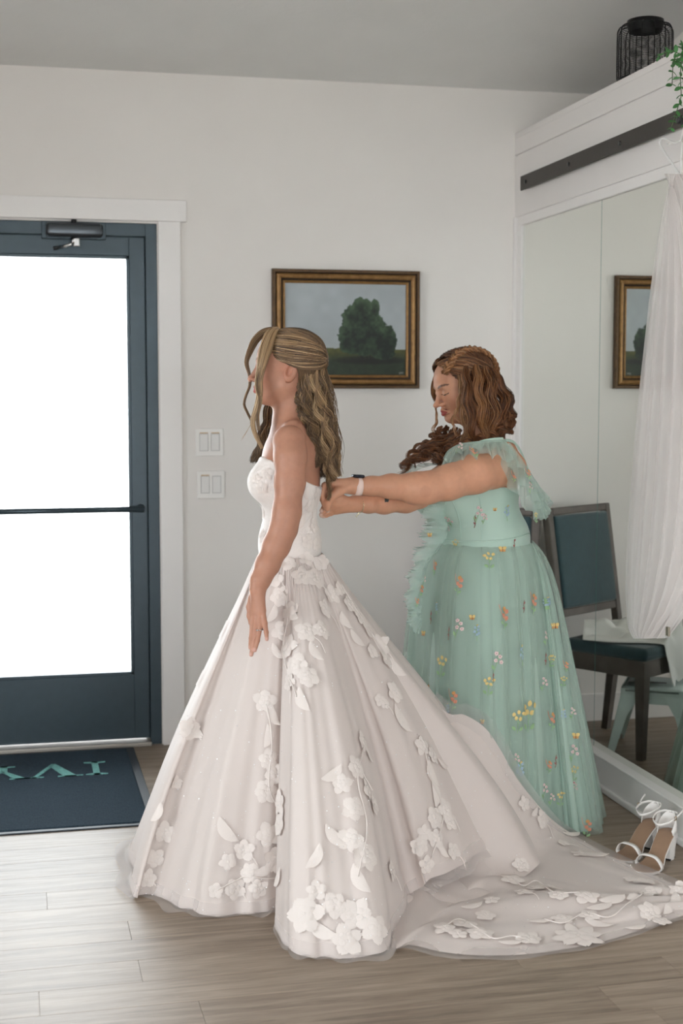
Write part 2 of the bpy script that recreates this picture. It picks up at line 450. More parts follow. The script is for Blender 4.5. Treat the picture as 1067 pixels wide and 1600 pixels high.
rel(tube('arm', [(sx_, D - 0.022, c0[2] - 0.016), (sx_ - 0.03, D - 0.012, c0[2] - 0.026), (sx_ - 0.062, D + 0.02, c0[2] - 0.032)], 0.007, M_chrome, cl, 10), cl)
rel(tube('arm_shoe', [(sx_ - 0.06, D + 0.03, c0[2] - 0.03), (sx_ - 0.082, D + 0.03, c0[2] - 0.034)], 0.008, M_black, cl, 10), cl)

# ------------------------------------------------------------------ partition on the right with the mirrors
structure(box('wall_partition', (W + 0.012, 0.6, 0.0), (W + 0.16, D, 2.575), M_wall))
part = structure(empty('trim_4', (0, 0, 0)))
xb = W - 0.018
ztop, zg, ztr, zmt, zmb = 2.583, 2.488, 2.229, 2.190, 0.126
box('board', (xb, 0.6, zg + 0.005), (W + 0.012, D, ztop - 0.02), M_trimc, part, 0.002)
box('board', (xb, 0.6, ztr), (W + 0.012, D, zg - 0.003), M_trimc, part, 0.002)
box('board_back', (xb + 0.008, 0.6, zg - 0.006), (W + 0.012, D, zg + 0.008), M_trimc, part)
box('cap_board', (xb, 0.6, ztop - 0.02), (W + 0.16, D, ztop + 0.004), M_trimc, part, 0.002)
box('mirror_head_trim', (W - 0.010, 0.6, zmt), (W + 0.012, D - 0.0, ztr + 0.002), M_trim, part, 0.002)
box('mirror_side_trim', (W - 0.010, 4.08, zmb), (W + 0.012, 4.1688, zmt), M_trim, part, 0.002)
box('mirror_side_trim', (W - 0.010, 5.842, zmb), (W + 0.012, D, zmt), M_trim, part, 0.002)
structure(box('trim_5', (2.125, D - 0.012, 0.12), (W + 0.013, D, 2.23), M_trim, bevel=0.002))
bb = structure(empty('baseboard_right', (0, 0, 0)))
box('baseboard_board', (2.112, 0.6, 0.0), (W + 0.012, D, zmb - 0.004), M_trim, bb, 0.002)
box('baseboard_cap', (2.108, 0.6, zmb - 0.010), (W + 0.004, D, zmb), M_trim, bb, 0.003)
box('shoe_molding', (2.096, 0.6, 0.0), (2.112, D, 0.026), M_trim, bb, 0.007, 3)
M_mirror = bpy.data.materials.new('mirror_glass'); M_mirror.use_nodes = True
_b = M_mirror.node_tree.nodes['Principled BSDF']; _b.inputs['Base Color'].default_value = (0.87, 0.89, 0.85, 1); _b.inputs['Metallic'].default_value = 1; _b.inputs['Roughness'].default_value = 0.004
M_edge = mat('glass_edge', srgb(96, 134, 126), 0.15)
edges = [5.842, 5.006, 4.17]
names = ['tall frameless mirror panel in the corner beside the back wall', 'tall frameless mirror panel partly hidden by the hanging white veil']
for (a, b), lab in zip(zip(edges[:-1], edges[1:]), names):
    mo = box('mirror_panel', (W, b + 0.0020, zmb), (W + 0.006, a - 0.0020, zmt), M_edge, None)
    mo.data.materials.append(M_mirror)
    for p in mo.data.polygons:
        if p.normal.x < -0.9: p.material_index = 1
    tag(mo, lab, 'mirror', 'wall mirror panels')
# sliding-door rail
M_rail = mat('bronze_steel', srgb(66, 62, 58), 0.55, metal=0.3, noise=0.06, nscale=60)
rl = tag(empty('sliding_door_rail', (2.109, 5.0, 2.355)), 'long dark flat steel barn door rail bolted above the mirrors', 'rail')
rel(box('flat_bar', (2.106, 3.2, 2.325), (2.113, 5.768, 2.384), M_rail, rl, 0.001), rl)
for yy in (5.701, 5.229, 4.753, 4.28, 3.8):
    rel(tube('bolt', [(2.107, yy, 2.353), (2.101, yy, 2.353)], 0.0085, M_black, rl, 8), rl)
    rel(tube('spacer', [(2.113, yy, 2.353), (xb + 0.001, yy, 2.353)], 0.011, M_black, rl, 10), rl)
# ================================================================== things on and along the walls
# ---- painting
M_br1 = mat('bronze_rim', srgb(92, 68, 44), 0.5, metal=0.35, noise=0.25, nscale=60, bump=0.2, bscale=300)
M_br2 = mat('antique_gold', srgb(150, 112, 68), 0.42, metal=0.45, noise=0.22, nscale=45, bump=0.2, bscale=260)
M_br3 = mat('dark_groove', srgb(52, 38, 26), 0.6, noise=0.2, nscale=60)
pa0, pa1, pb0, pb1 = 1.063, 1.7005, 1.4935, 1.990
pt = tag(empty('framed_painting', ((pa0 + pa1) / 2, D, pb0)), 'landscape oil painting of a round green tree in a bronze frame on the white wall', 'painting')
prof = [(0, 0, 0), (0, .026, 0), (.004, .030, 0), (.012, .030, 0), (.014, .024, 2), (.017, .020, 2), (.020, .026, 1), (.027, .030, 1), (.033, .028, 1),
        (.038, .022, 1), (.041, .016, 2), (.046, .013, 2), (.049, .016, 1), (.054, .014, 1), (.057, .010, 1), (.057, .004, 1)]
def frame_side(a, b, inx):
    """one mitred moulding from corner a to b (x,z), inward direction inx"""
    a, b, inx = np.array(a), np.array(b), np.array(inx); u = (b - a) / np.linalg.norm(b - a)
    V, F, sl = [], [], []
    for q, (t, h, s) in enumerate(prof):
        for e, sg in ((a, 1), (b, -1)):
            p = e + inx * t + u * sg * t
            V.append((p[0], D - 0.001 - h, p[1]))
    for q in range(len(prof) - 1):
        F.append((2 * q, 2 * q + 1, 2 * q + 3, 2 * q + 2)); sl.append(prof[q + 1][2])
    o = mesh('frame_moulding', V, F, [M_br1, M_br2, M_br3], pt, smooth=False, slots=sl); return rel(o, pt)
cs = [(pa0, pb0), (pa1, pb0), (pa1, pb1), (pa0, pb1)]
for q, inn in enumerate([(0, 1), (-1, 0), (0, -1), (1, 0)]): frame_side(cs[q], cs[(q + 1) % 4], inn)
# canvas: brushed paint as colour of the flat cloth
nu, nv = 190, 150
uu, vv = np.meshgrid(np.linspace(0, 1, nu), np.linspace(0, 1, nv), indexing='ij')
cx0, cx1, cz0, cz1 = pa0 + .056, pa1 - .056, pb0 + .056, pb1 - .056
u, v = uu.ravel(), vv.ravel(); asp = (cx1 - cx0) / (cz1 - cz0)
pn = lambda s, seed: vnoise(np.stack([u * s * asp, v * s, 0 * u + .37], -1), seed)
skyc = np.array([[.62, .645, .66]]) * (1 + .05 * pn(4, 1) + .03 * pn(11, 2))[:, None] * (1.04 - .18 * (1 - np.clip(v + .1, 0, 1)) * 0)[:, None]
skyc += np.array([[.03, .02, .0]]) * np.clip(.6 - v, 0, 1)[:, None]
hz = .305 - .02 * u + .006 * pn(9, 3)
field = np.stack([.30 + 0 * v, .31 + 0 * v, .15 + 0 * v], -1) * (.55 + .5 * np.clip((v - .06) / .24, 0, 1))[:, None]
dk = np.clip((.25 - v) / .1 + .2 * pn(6, 5), 0, 1)[:, None]
field = field * (1 - dk) + np.array([[.15, .19, .135]]) * dk
field = field * (1 + .12 * pn(30, 4))[:, None]
sh = np.clip(1 - ((u - .70) / .32) ** 2 - ((v - .165) / .05) ** 2, 0, 1)[:, None] ** .6
field = field * (1 - .55 * sh)
col = np.where((v < hz)[:, None], field, skyc)
tk = ((np.abs(u - .635 - .02 * (v - .2)) < .012) | (np.abs(u - .675) < .006) | (np.abs(u - .70 - .05 * (v - .2)) < .005)) & (v > .15) & (v < .4)
col = np.where(tk[:, None], np.array([[.07, .08, .06]]), col)
rag = .016 * pn(26, 8) + .012 * pn(55, 9)
blobs = [(.60, .60, .135, .20), (.565, .44, .125, .16), (.66, .56, .135, .22), (.63, .70, .10, .15), (.74, .72, .04, .12), (.70, .48, .14, .20), (.56, .32, .115, .09), (.66, .36, .15, .15), (.80, .33, .115, .16), (.84, .38, .085, .17), (.82, .26, .09, .09), (.76, .30, .1, .1), (.545, .62, .07, .1)]
dist = np.full_like(u, 9.)
for a, b, ra, rb in blobs: dist = np.minimum(dist, np.sqrt(((u - a) / ra) ** 2 + ((v - b) / rb) ** 2) - 1)
inside = dist < rag * 6
lf = np.clip(.55 + .45 * pn(16, 12) + .35 * pn(38, 13) + .9 * (v - .5) - .25 * (1 - np.clip(-dist * 2.2, 0, 1)) * -1 - .5 * np.clip(-dist, 0, 1), 0, 1)[:, None]
tree = np.array([[.085, .125, .095]]) * (1 - lf) + np.array([[.25, .335, .235]]) * lf
col = np.where(inside[:, None], tree, col)
sg = (np.abs(v - .022) < .012) & (u > .945) & (u < .98) & (pn(90, 20) > -.1)
col = np.where(sg[:, None], np.array([[.45, .45, .42]]), col)
col = np.clip(col, 0, 1); lin = np.where(col <= .04045, col / 12.92, ((col + .055) / 1.055) ** 2.4)
M_canvas = mat('oil_paint', (1, 1, 1, 1), 0.55, attr='col', bump=0.1, bscale=500)
rel(mesh('canvas', np.stack([cx0 + u * (cx1 - cx0), 0 * u + D - .006, cz0 + v * (cz1 - cz0)], -1), grid_faces(nu, nv)[:, ::1], M_canvas, pt, colors=lin), pt)

# ---- light switches
M_plate = mat('switch_plastic', srgb(236, 233, 230), 0.35)
M_rock = mat('rocker_plastic', srgb(228, 226, 224), 0.3)
M_strip = mat('tan_strip', srgb(196, 164, 124), 0.6)
def switch(cx, cz, marks, lab):
    e = tag(empty('light_switch', (cx, D, cz)), lab, 'light switch', 'double wall switches')
    box('cover_plate', (-.058, -.007, -.058), (.058, 0, .058), M_plate, e, 0.003, 3)
    for q, s in enumerate((-.024, .024)):
        r = box('rocker', (s - .0165, -.0105, -.034), (s + .0165, -.0065, .034), M_rock, e, 0.0015)
        box('rocker_frame', (s - .019, -.0082, -.0365), (s + .019, -.0062, .0365), mat('seam_grey', srgb(190, 188, 186), .5), e)
        if marks[q]: box('switch_strip', (s - .017, -.0088, .037), (s + .017, -.0068, .041), M_strip, e)  # thin tan strip just above the rocker
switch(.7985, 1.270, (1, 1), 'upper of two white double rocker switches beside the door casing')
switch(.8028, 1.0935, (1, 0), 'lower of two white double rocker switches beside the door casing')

# ---- door mat with lettering
def carpet(name, c):
    m = mat(name, c, 1.0, noise=0.4, nscale=240, sheen=0.03, spec=0.05, bump=0.6, bscale=320)
    return m
M_matt = carpet('charcoal_pile', srgb(46, 60, 71)); M_let = carpet('mint_pile', srgb(120, 176, 172)); M_rub = mat('black_rubber', srgb(34, 42, 50), 0.55)
e = tag(empty('door_mat', (-.24, 5.34, 0)), 'dark blue grey entrance mat with mint letters lying at the door', 'door mat')
my0, my1, mx0, mx1 = 4.785, 5.868, -1.02, .466
rz = -.014
def matp(x, y): return (x + .24, y - 5.34)
box('rubber_border', (mx0 + .24, my0 - 5.34, 0.0), (mx1 + .24, my1 - 5.34, .005), M_rub, e, 0.002)
# pile: a grid with fine random heights
nx, ny = 230, 170
gx, gy = np.meshgrid(np.linspace(mx0 + .03, mx1 - .03, nx) + .24, np.linspace(my0 + .022, my1 - .02, ny) - 5.34, indexing='ij')
gz = .0075 + .0016 * RNG.random(gx.shape); gz[0, :] = gz[-1, :] = .004; gz[:, 0] = gz[:, -1] = .004
tag(mesh('carpet_pile', np.stack([gx, gy, gz], -1).reshape(-1, 3), grid_faces(nx, ny), M_matt, e), kind='stuff')
def letter(polys, ox, oy, w, h):
    """letters read from the door, so they stand upside down to the viewer"""
    bm = bmesh.new()
    for pl in polys:
        vs = [bm.verts.new((ox - px * w + .24, oy - py * h - 5.34, 0)) for px, py in pl]
        f = bm.faces.new(vs)
    r = bmesh.ops.extrude_face_region(bm, geom=list(bm.faces))
    for v in r['geom']:
        if isinstance(v, bmesh.types.BMVert): v.co.z = .0102
    bmesh.ops.recalc_face_normals(bm, faces=bm.faces)
    for v in bm.verts:
        if v.co.z < .005: v.co.z = .006
    return from_bm('letter', bm, M_let, e)
sf = .05
I_ = [[(.38, 0), (.62, 0), (.62, 1), (.38, 1)], [(.1, 0), (.9, 0), (.9, .05), (.62, .1), (.38, .1), (.1, .05)], [(.1, 1), (.1, .95), (.38, .9), (.62, .9), (.9, .95), (.9, 1)]]
V_ = [[(.08, 1), (.32, 1), (.58, .14), (.5, 0), (.46, 0)], [(.46, 0), (.54, 0), (.93, 1), (.84, 1), (.53, .2)], [(-.04, 1), (-.04, .95), (.44, .95), (.44, 1)], [(.7, 1), (.7, .95), (1.06, .95), (1.06, 1)]]
Y_ = [[(.40, 0), (.60, 0), (.60, .46), (.40, .46)], [(.40, .44), (.52, .36), (.26, 1), (.04, 1)], [(.48, .40), (.60, .44), (.95, 1), (.86, 1)], [(.25, 0), (.75, 0), (.75, .05), (.6, .08), (.4, .08), (.25, .05)], [(-.04, 1), (-.04, .95), (.36, .95), (.36, 1)], [(.72, 1), (.72, .95), (1.06, .95), (1.06, 1)]]
lh = .19; ly = 5.645
letter(I_, .345, ly, .105, lh); letter(V_, .232, ly, .20, lh); letter(Y_, .035, ly, .20, lh)

# ---- wire lantern on top of the partition
M_wire = mat('black_wire', srgb(20, 20, 21), 0.45, metal=0.4)
lc = atX(1007, 118, W + .085); lr = .0985
ln = tag(empty('wire_lantern', (W + .085, float(lc[1]), ztop + .004)), 'black wire lantern standing on top of the white partition', 'lantern')
LH = .204
lp = [(.0, 0), (lr * .98, 0.0), (lr, .03), (lr, LH - .045), (lr * .97, LH - .022), (lr * .86, LH - .008), (lr * .62, LH)]
lpp = spline(np.array(lp[1:]), 40)
for q in range(14):
    a = 2 * PI * q / 14 + .12
    tube('rib', [(r * math.cos(a), r * math.sin(a), z) for r, z in lpp], .0022, M_wire, ln, 6)
g = Geo()
for z in np.linspace(.012, LH - .004, 36):
    r = np.interp(z, lpp[:, 1], lpp[:, 0]); a = np.linspace(0, 2 * PI, 41)
    wob = .0016 * np.sin(7 * a + z * 90)
    g.tube(np.stack([(r - .001) * np.cos(a), (r - .001) * np.sin(a), z + wob], -1), .0010, 4, caps=False)
tag(g.build('wire_winding', M_wire, ln), kind='stuff')
V, F = lathe_geo([(lr * .60, LH - .028), (lr * .66, LH - .004), (lr * .66, LH + .012), (lr * .60, LH + .014), (lr * .56, LH + .01), (lr * .56, LH - .026), (lr * .60, LH - .028)], 32)
mesh('rim', V, F, M_wire, ln)
V, F = lathe_geo([(0, .002), (lr, .002), (lr * 1.01, .008), (lr, .012), (0, .012)], 32); mesh('base', V, F, M_wire, ln)
V, F = lathe_geo([(.0, .012), (.034, .012), (.036, .02), (.034, .022), (0, .022)], 20); mesh('candle_dish', V, F, M_wire, ln)
tube('handle', [(lr * .6 * math.cos(t) , .01 * math.sin(t) * 0, LH + .01 + .0 + .004 * math.sin(t)) for t in np.linspace(0, PI, 12)], .002, M_wire, ln, 6)

# ---- eucalyptus garland over the edge
M_leaf = mat('eucalyptus_leaf', srgb(72, 128, 70), 0.5, noise=0.2, nscale=40, rnd=0.25); M_stem = mat('eucalyptus_stem', srgb(74, 92, 58), 0.6)
eg = tag(empty('eucalyptus_garland', (2.12, 4.32, ztop)), 'green eucalyptus garland hanging down over the partition edge', 'garland')
lv, lf_ = [], []
for q, t in enumerate(np.linspace(0, 1, 7)):
    w = .55 * math.sin(PI * min(1, t * .92 + .05)) ** .7
    lv += [(t, -w * .5, .05 * math.sin(t * 3)), (t, 0, .05 * math.sin(t * 3) - .05), (t, w * .5, .05 * math.sin(t * 3))]
for q in range(6):
    a = 3 * q; lf_ += [(a, a + 1, a + 4, a + 3), (a + 1, a + 2, a + 5, a + 4)]
leaf_o = None
def leaf_at(p, dirv, up, s):
    global leaf_o
    d = Vector(dirv).normalized(); uz = Vector(up); n = (uz - d * uz.dot(d)).normalized(); b = n.cross(d)
    M = Matrix(((d.x * s, b.x * s, n.x * s, p[0]), (d.y * s, b.y * s, n.y * s, p[1]), (d.z * s, b.z * s, n.z * s, p[2]), (0, 0, 0, 1)))
    if leaf_o is None:
        leaf_o = mesh('leaf', lv, lf_, M_leaf, eg); o = leaf_o
    else:
        o = leaf_o.copy(); COL.objects.link(o)
    o.parent = eg; o.matrix_parent_inverse = Matrix.Translation(-eg.location); o.matrix_basis = M
stems = [[(1058, 92, 2.09), (1053, 95, 2.06), (1051, 108, 2.055), (1050, 132, 2.05)],
         [(1066, 90, 2.09), (1064, 100, 2.05), (1063, 125, 2.045), (1064, 150, 2.045), (1059, 168, 2.045), (1053, 186, 2.04), (1049, 200, 2.035)],
         [(1068, 84, 2.10), (1062, 84, 2.08), (1048, 80, 2.07), (1036, 84, 2.06), (1030, 88, 2.055)],
         [(1080, 88, 2.09), (1078, 110, 2.05), (1079, 150, 2.05), (1076, 190, 2.05), (1078, 225, 2.05)],
         [(1092, 80, 2.10), (1095, 105, 2.05), (1090, 160, 2.05)], [(1068, 80, 2.11), (1066, 74, 2.09), (1075, 68, 2.08)]]
lrng = random.Random(5)
for st in stems:
    q = spline(np.array([atX(a, b, X) for a, b, X in st]), 40)
    rel(tube('stem', q, .0014, M_stem, eg, 5), eg)
    L_ = np.sum(np.linalg.norm(np.diff(q, axis=0), axis=1)); npair = max(3, int(L_ / .0165))
    for k in range(npair):
        i = min(39, int(k / (npair - 1) * 39)); p = q[i]; tdir = q[min(39, i + 1)] - q[max(0, i - 1)]; tdir /= np.linalg.norm(tdir)
        ang = k * 1.57 + lrng.uniform(-.5, .5)
        T, N, B = frames(np.array([p, p + tdir]))
        for sgn in (0, PI):
            o_ = math.cos(ang + sgn) * N[0] + math.sin(ang + sgn) * B[0]
            dd = o_ + tdir * lrng.uniform(.15, .7)
            leaf_at(p, dd, (lrng.uniform(-.4, .4), -1 + lrng.uniform(0, .6), .6), lrng.uniform(.017, .026))
# ---- hook over the rail with a hanger and a veil
hk = tag(empty('rail_hook', (2.09, 4.28, 2.36)), 'black roller hook fixed on the dark rail above the veil', 'hook')
hp = atX(1064, 187, 2.098)
rel(tube('wheel', [(2.085, hp[1], hp[2]), (2.104, hp[1], hp[2])], .013, M_black, hk, 18), hk)
rel(tube('strap', [(2.088, hp[1] - .01, hp[2] + .01), (2.083, hp[1] - .035, hp[2] + .002), (2.08, hp[1] - .05, hp[2] - .03)], .006, M_black, hk, 8), hk)
M_hang = mat('white_plastic', srgb(232, 230, 228), 0.3)
hg = tag(empty('clothes_hanger', (2.06, 4.26, 2.33)), 'white tubular clothes hanger holding the veil on the rail', 'hanger')
def hpt(px, py, X=2.06): return atX(px, py, X)
top = hpt(1072, 184)
rel(tube('hanger_hook', spline(np.array([top + [0.045, 0, .0], top + [.03, 0, .022], top + [0, -.0, .02], top + [-.004, 0, 0], hpt(1068, 200), hpt(1064, 219)]), 24), .0028, M_hang, hg, 8), hg)
rel(tube('hanger_bar', spline(np.array([hpt(1064, 219), hpt(1054, 223), hpt(1044, 219), hpt(1034, 216), hpt(1030, 224), hpt(1038, 238), hpt(1052, 258), hpt(1063, 273), hpt(1080, 283), hpt(1100, 272), hpt(1096, 255), hpt(1080, 232), hpt(1066, 219)]), 60), .0034, M_hang, hg, 8), hg)
rel(tube('hanger_notch', spline(np.array([hpt(1044, 219), hpt(1041, 224), hpt(1045, 226), hpt(1049, 222)]), 12), .0025, M_hang, hg, 6), hg)
rel(tube('hanger_strut', [hpt(1066, 219), hpt(1064, 246), hpt(1064, 272)], .0026, M_hang, hg, 6), hg)
# veil: fine net gathered on the hanger
M_veil = sheer('veil_net', srgb(238, 233, 231), 0.42, 0.45, edge=0.45)
vl = tag(empty('bridal_veil', (2.05, 4.2, 1.1)), 'long sheer white veil hanging from the hanger in front of the mirror', 'veil')
rows = [(272, 1058, 1068), (300, 1049, 1084), (340, 1040, 1098), (400, 1030, 1112), (480, 1020, 1122), (560, 1011, 1128), (640, 1002, 1130), (720, 995, 1128), (800, 989, 1122), (870, 985, 1112), (920, 983, 1096), (955, 985, 1078), (985, 988, 1056), (997, 996, 1046)]
def veil_layer(nm, off, inset, seed, xoff):
    r = np.array(rows, float); n = 90; k = 120
    yy = np.linspace(r[0, 0], r[-1, 0], n); a = np.interp(yy, r[:, 0], r[:, 1]) + inset; b = np.interp(yy, r[:, 0], r[:, 2]) - inset
    V = []
    for i in range(n):
        s = np.linspace(0, 1, k); px = a[i] + (b[i] - a[i]) * s
        base = np.array([atX(q, yy[i], 2.055) for q in px])
        t = i / (n - 1)
        w = (.010 + .012 * t) * (np.sin(s * 34 + seed + t * .8) + .6 * np.sin(s * 71 + seed * 2 - t)) * np.sin(PI * np.clip(s, .03, .97)) ** .5
        base[:, 0] += off + w * .55; V.append(base)
    o = mesh(nm, np.concatenate(V), grid_faces(n, k), M_veil, vl); return rel(o, vl)
veil_layer('net_layer', -.018, 0, 0.3, 0); veil_layer('net_layer', .006, 3, 2.1, 0); veil_layer('net_layer', -.035, 14, 4.4, 0)
cp = atX(1043, 985, 2.02)
rel(box('comb', (cp[0] - .004, cp[1] - .012, cp[2] - .018), (cp[0] + .004, cp[1] + .008, cp[2] + .012), mat('comb_metal', srgb(150, 140, 125), .3, metal=.8), vl, .002), vl)

# ---- chair in the corner
M_teal = mat('teal_velvet', srgb(34, 62, 68), 0.75, noise=0.12, nscale=35, sheen=0.4)
M_cwood = mat('weathered_wood', srgb(92, 84, 78), 0.6, noise=0.18, nscale=14)
ch_c = np.array([1.800, 5.46]); fdir = np.array([-.228, -.36]); fdir /= np.linalg.norm(fdir)
ch = tag(empty('dining_chair', (ch_c[0], ch_c[1], 0), math.atan2(fdir[1], fdir[0])), 'dark teal upholstered dining chair with a grey wood frame in the corner', 'chair')
hw = .202
def cbox(nm, a, b, m, bev=.004, seg=2, M=None, sm=False): return box(nm, a, b, m, ch, bev, seg, M, sm)
def leg_geo(x, y, z1, top, bot, dx=0, dy=0):
    V = []
    for z, w, ox, oy in ((0, bot, dx, dy), (z1, top, 0, 0)):
        for sx, sy in ((-1, -1), (1, -1), (1, 1), (-1, 1)): V.append((x + ox + sx * w, y + oy + sy * w, z))
    return V, [(0, 3, 2, 1), (4, 5, 6, 7), (0, 1, 5, 4), (1, 2, 6, 5), (2, 3, 7, 6), (3, 0, 4, 7)]
for sy in (-1, 1):
    V, F = leg_geo(hw - .022, sy * (hw - .022), .40, .023, .015); mesh('leg', V, F, M_cwood, ch, smooth=False)
    V, F = leg_geo(-hw + .02, sy * (hw - .022), .44, .022, .015, -.05, 0); mesh('leg', V, F, M_cwood, ch, smooth=False)
for sy in (-1, 1): cbox('seat_rail', (-hw + .01, sy * (hw - .011) - .011, .335), (hw - .005, sy * (hw - .011) + .011, .405), M_cwood)
cbox('seat_rail', (hw - .026, -hw + .01, .335), (hw - .003, hw - .01, .405), M_cwood); cbox('seat_rail', (-hw + .005, -hw + .01, .335), (-hw + .026, hw - .01, .405), M_cwood)
st_ = cbox('seat', (-hw + .015, -hw - .002, .402), (hw + .006, hw + .002, .458), M_teal, .02, 4, None, True)
tilt = Matrix.Translation((-hw + .01, 0, .44)) @ Matrix.Rotation(-.15, 4, 'Y') @ Matrix.Translation((hw - .01, 0, -.44))
for sy in (-1, 1): cbox('back_post', (-hw - .012, sy * (hw + .008) - .017, .43), (-hw + .024, sy * (hw + .008) + .017, 1.0), M_cwood, .006, 2, tilt)
cbox('back_rail', (-hw - .012, -hw + .008, .968), (-hw + .024, hw - .008, 1.0), M_cwood, .006, 2, tilt)
cbox('back_rail', (-hw - .008, -hw + .008, .54), (-hw + .02, hw - .008, .572), M_cwood, .004, 2, tilt)
cbox('backrest', (-hw - .004, -hw + .01, .574), (-hw + .034, hw - .01, .966), M_teal, .014, 4, tilt, True)
# ---- white cloth over the seat
M_cloth = mat('white_satin', srgb(242, 240, 236), 0.55, sheen=0.2, trans=0.15)
cw = tag(empty('folded_white_cloth', (ch_c[0], ch_c[1], .46), math.atan2(fdir[1], fdir[0])), 'crumpled white satin cloth draped over the teal chair seat', 'cloth')
n, k = 70, 60
s_, t_ = np.meshgrid(np.linspace(0, 1, n), np.linspace(-1, 1, k), indexing='ij')
wid = .085 + .05 * s_ + .012 * np.sin(9 * s_)
X_ = -.12 + .46 * s_ + t_ * wid * .50 + .012 * np.sin(7 * s_); Yc = .155 - .26 * s_ + t_ * wid * .86
bulk = .050 * (1 - t_ ** 2) * (1 - .25 * s_)
fold = .016 * np.sin(9 * s_ + 5 * t_) + .013 * np.sin(9 * t_ - 7 * s_) + .009 * np.sin(21 * s_ - 8 * t_) + .006 * np.sin(33 * s_ + 13 * t_)
Z_ = .004 + bulk + np.maximum(fold * (1 - np.abs(t_) ** 6), -.002 - bulk * .6)
ov = np.maximum(0, X_ - (hw + .012)); X_ = np.minimum(X_, hw + .016 + .012 * np.sin(t_ * 6) * np.minimum(1, ov * 20) + .012 * np.minimum(1, ov * 12)); Z_ = Z_ - ov * .95
V = np.stack([X_, Yc, Z_], -1).reshape(-1, 3); o = mesh('satin_sheet', V, grid_faces(n, k), M_cloth, cw)
md = o.modifiers.new('thick', 'SOLIDIFY'); md.thickness = .004; md.offset = 1

# ---- low metal stool
M_mint = mat('mint_enamel', srgb(204, 220, 217), 0.35, metal=0.0, noise=0.04, nscale=20)
sc_ = np.array([1.735, 5.345])
so = tag(empty('metal_stool', (sc_[0], sc_[1], 0), .55), 'low pale mint sheet metal stool tucked beside the teal chair', 'stool')
SH, sh2, sb2 = .285, .125, .175
bm = bmesh.new(); bbox(bm, (-sh2, -sh2, SH - .02), (sh2, sh2, SH), .018, 4)
o = from_bm('seat_plate', bm, M_mint, so, True)
box('hand_slot', (-.045, -.011, SH - .001), (.045, .011, SH + .0006), M_black, so, .0005)
for sx in (-1, 1):
    for sy in (-1, 1):
        g = Geo()
        for (ux, uy) in ((1, 0), (0, 1)):       # folded sheet leg, an angle of two tapering plates
            t0, t1 = .085, .028
            A = np.array([sx * (sh2 - .004), sy * (sh2 - .004), SH - .012]); Bq = np.array([sx * sb2, sy * sb2, 0.0])
            iv = np.array([-sx * ux, -sy * uy, 0.0])
            mid = A * .62 + Bq * .38
            q = [A, A + iv * t0, mid + iv * .045, Bq + iv * t1, Bq, mid]
            nn = np.array([-sx * uy, -sy * ux, 0.0]) * .004
            V = np.array(q + [p + nn for p in q]); F = [(0, 1, 2, 5), (5, 2, 3, 4), (6, 11, 8, 7), (11, 10, 9, 8)] + [(a, (a + 1) % 6, (a + 1) % 6 + 6, a + 6) for a in range(6)]
            g.add(V, F)
        lg = g.build('leg', M_mint, so, smooth=False)
        box('rubber_foot', (sx * sb2 - .016 - sx * .008, sy * sb2 - .016 - sy * .008, 0), (sx * sb2 + .016 - sx * .008, sy * sb2 + .016 - sy * .008, .02), M_alu, lg, .003)
for a, b, c, d in ((-sh2, -sh2, sh2, -sh2 + .004), (-sh2, sh2 - .004, sh2, sh2), (-sh2, -sh2, -sh2 + .004, sh2), (sh2 - .004, -sh2, sh2, sh2)):
    box('apron', (a + .004, b + .004 * 0, SH - .065), (c - .004, d, SH - .008), M_mint, so)

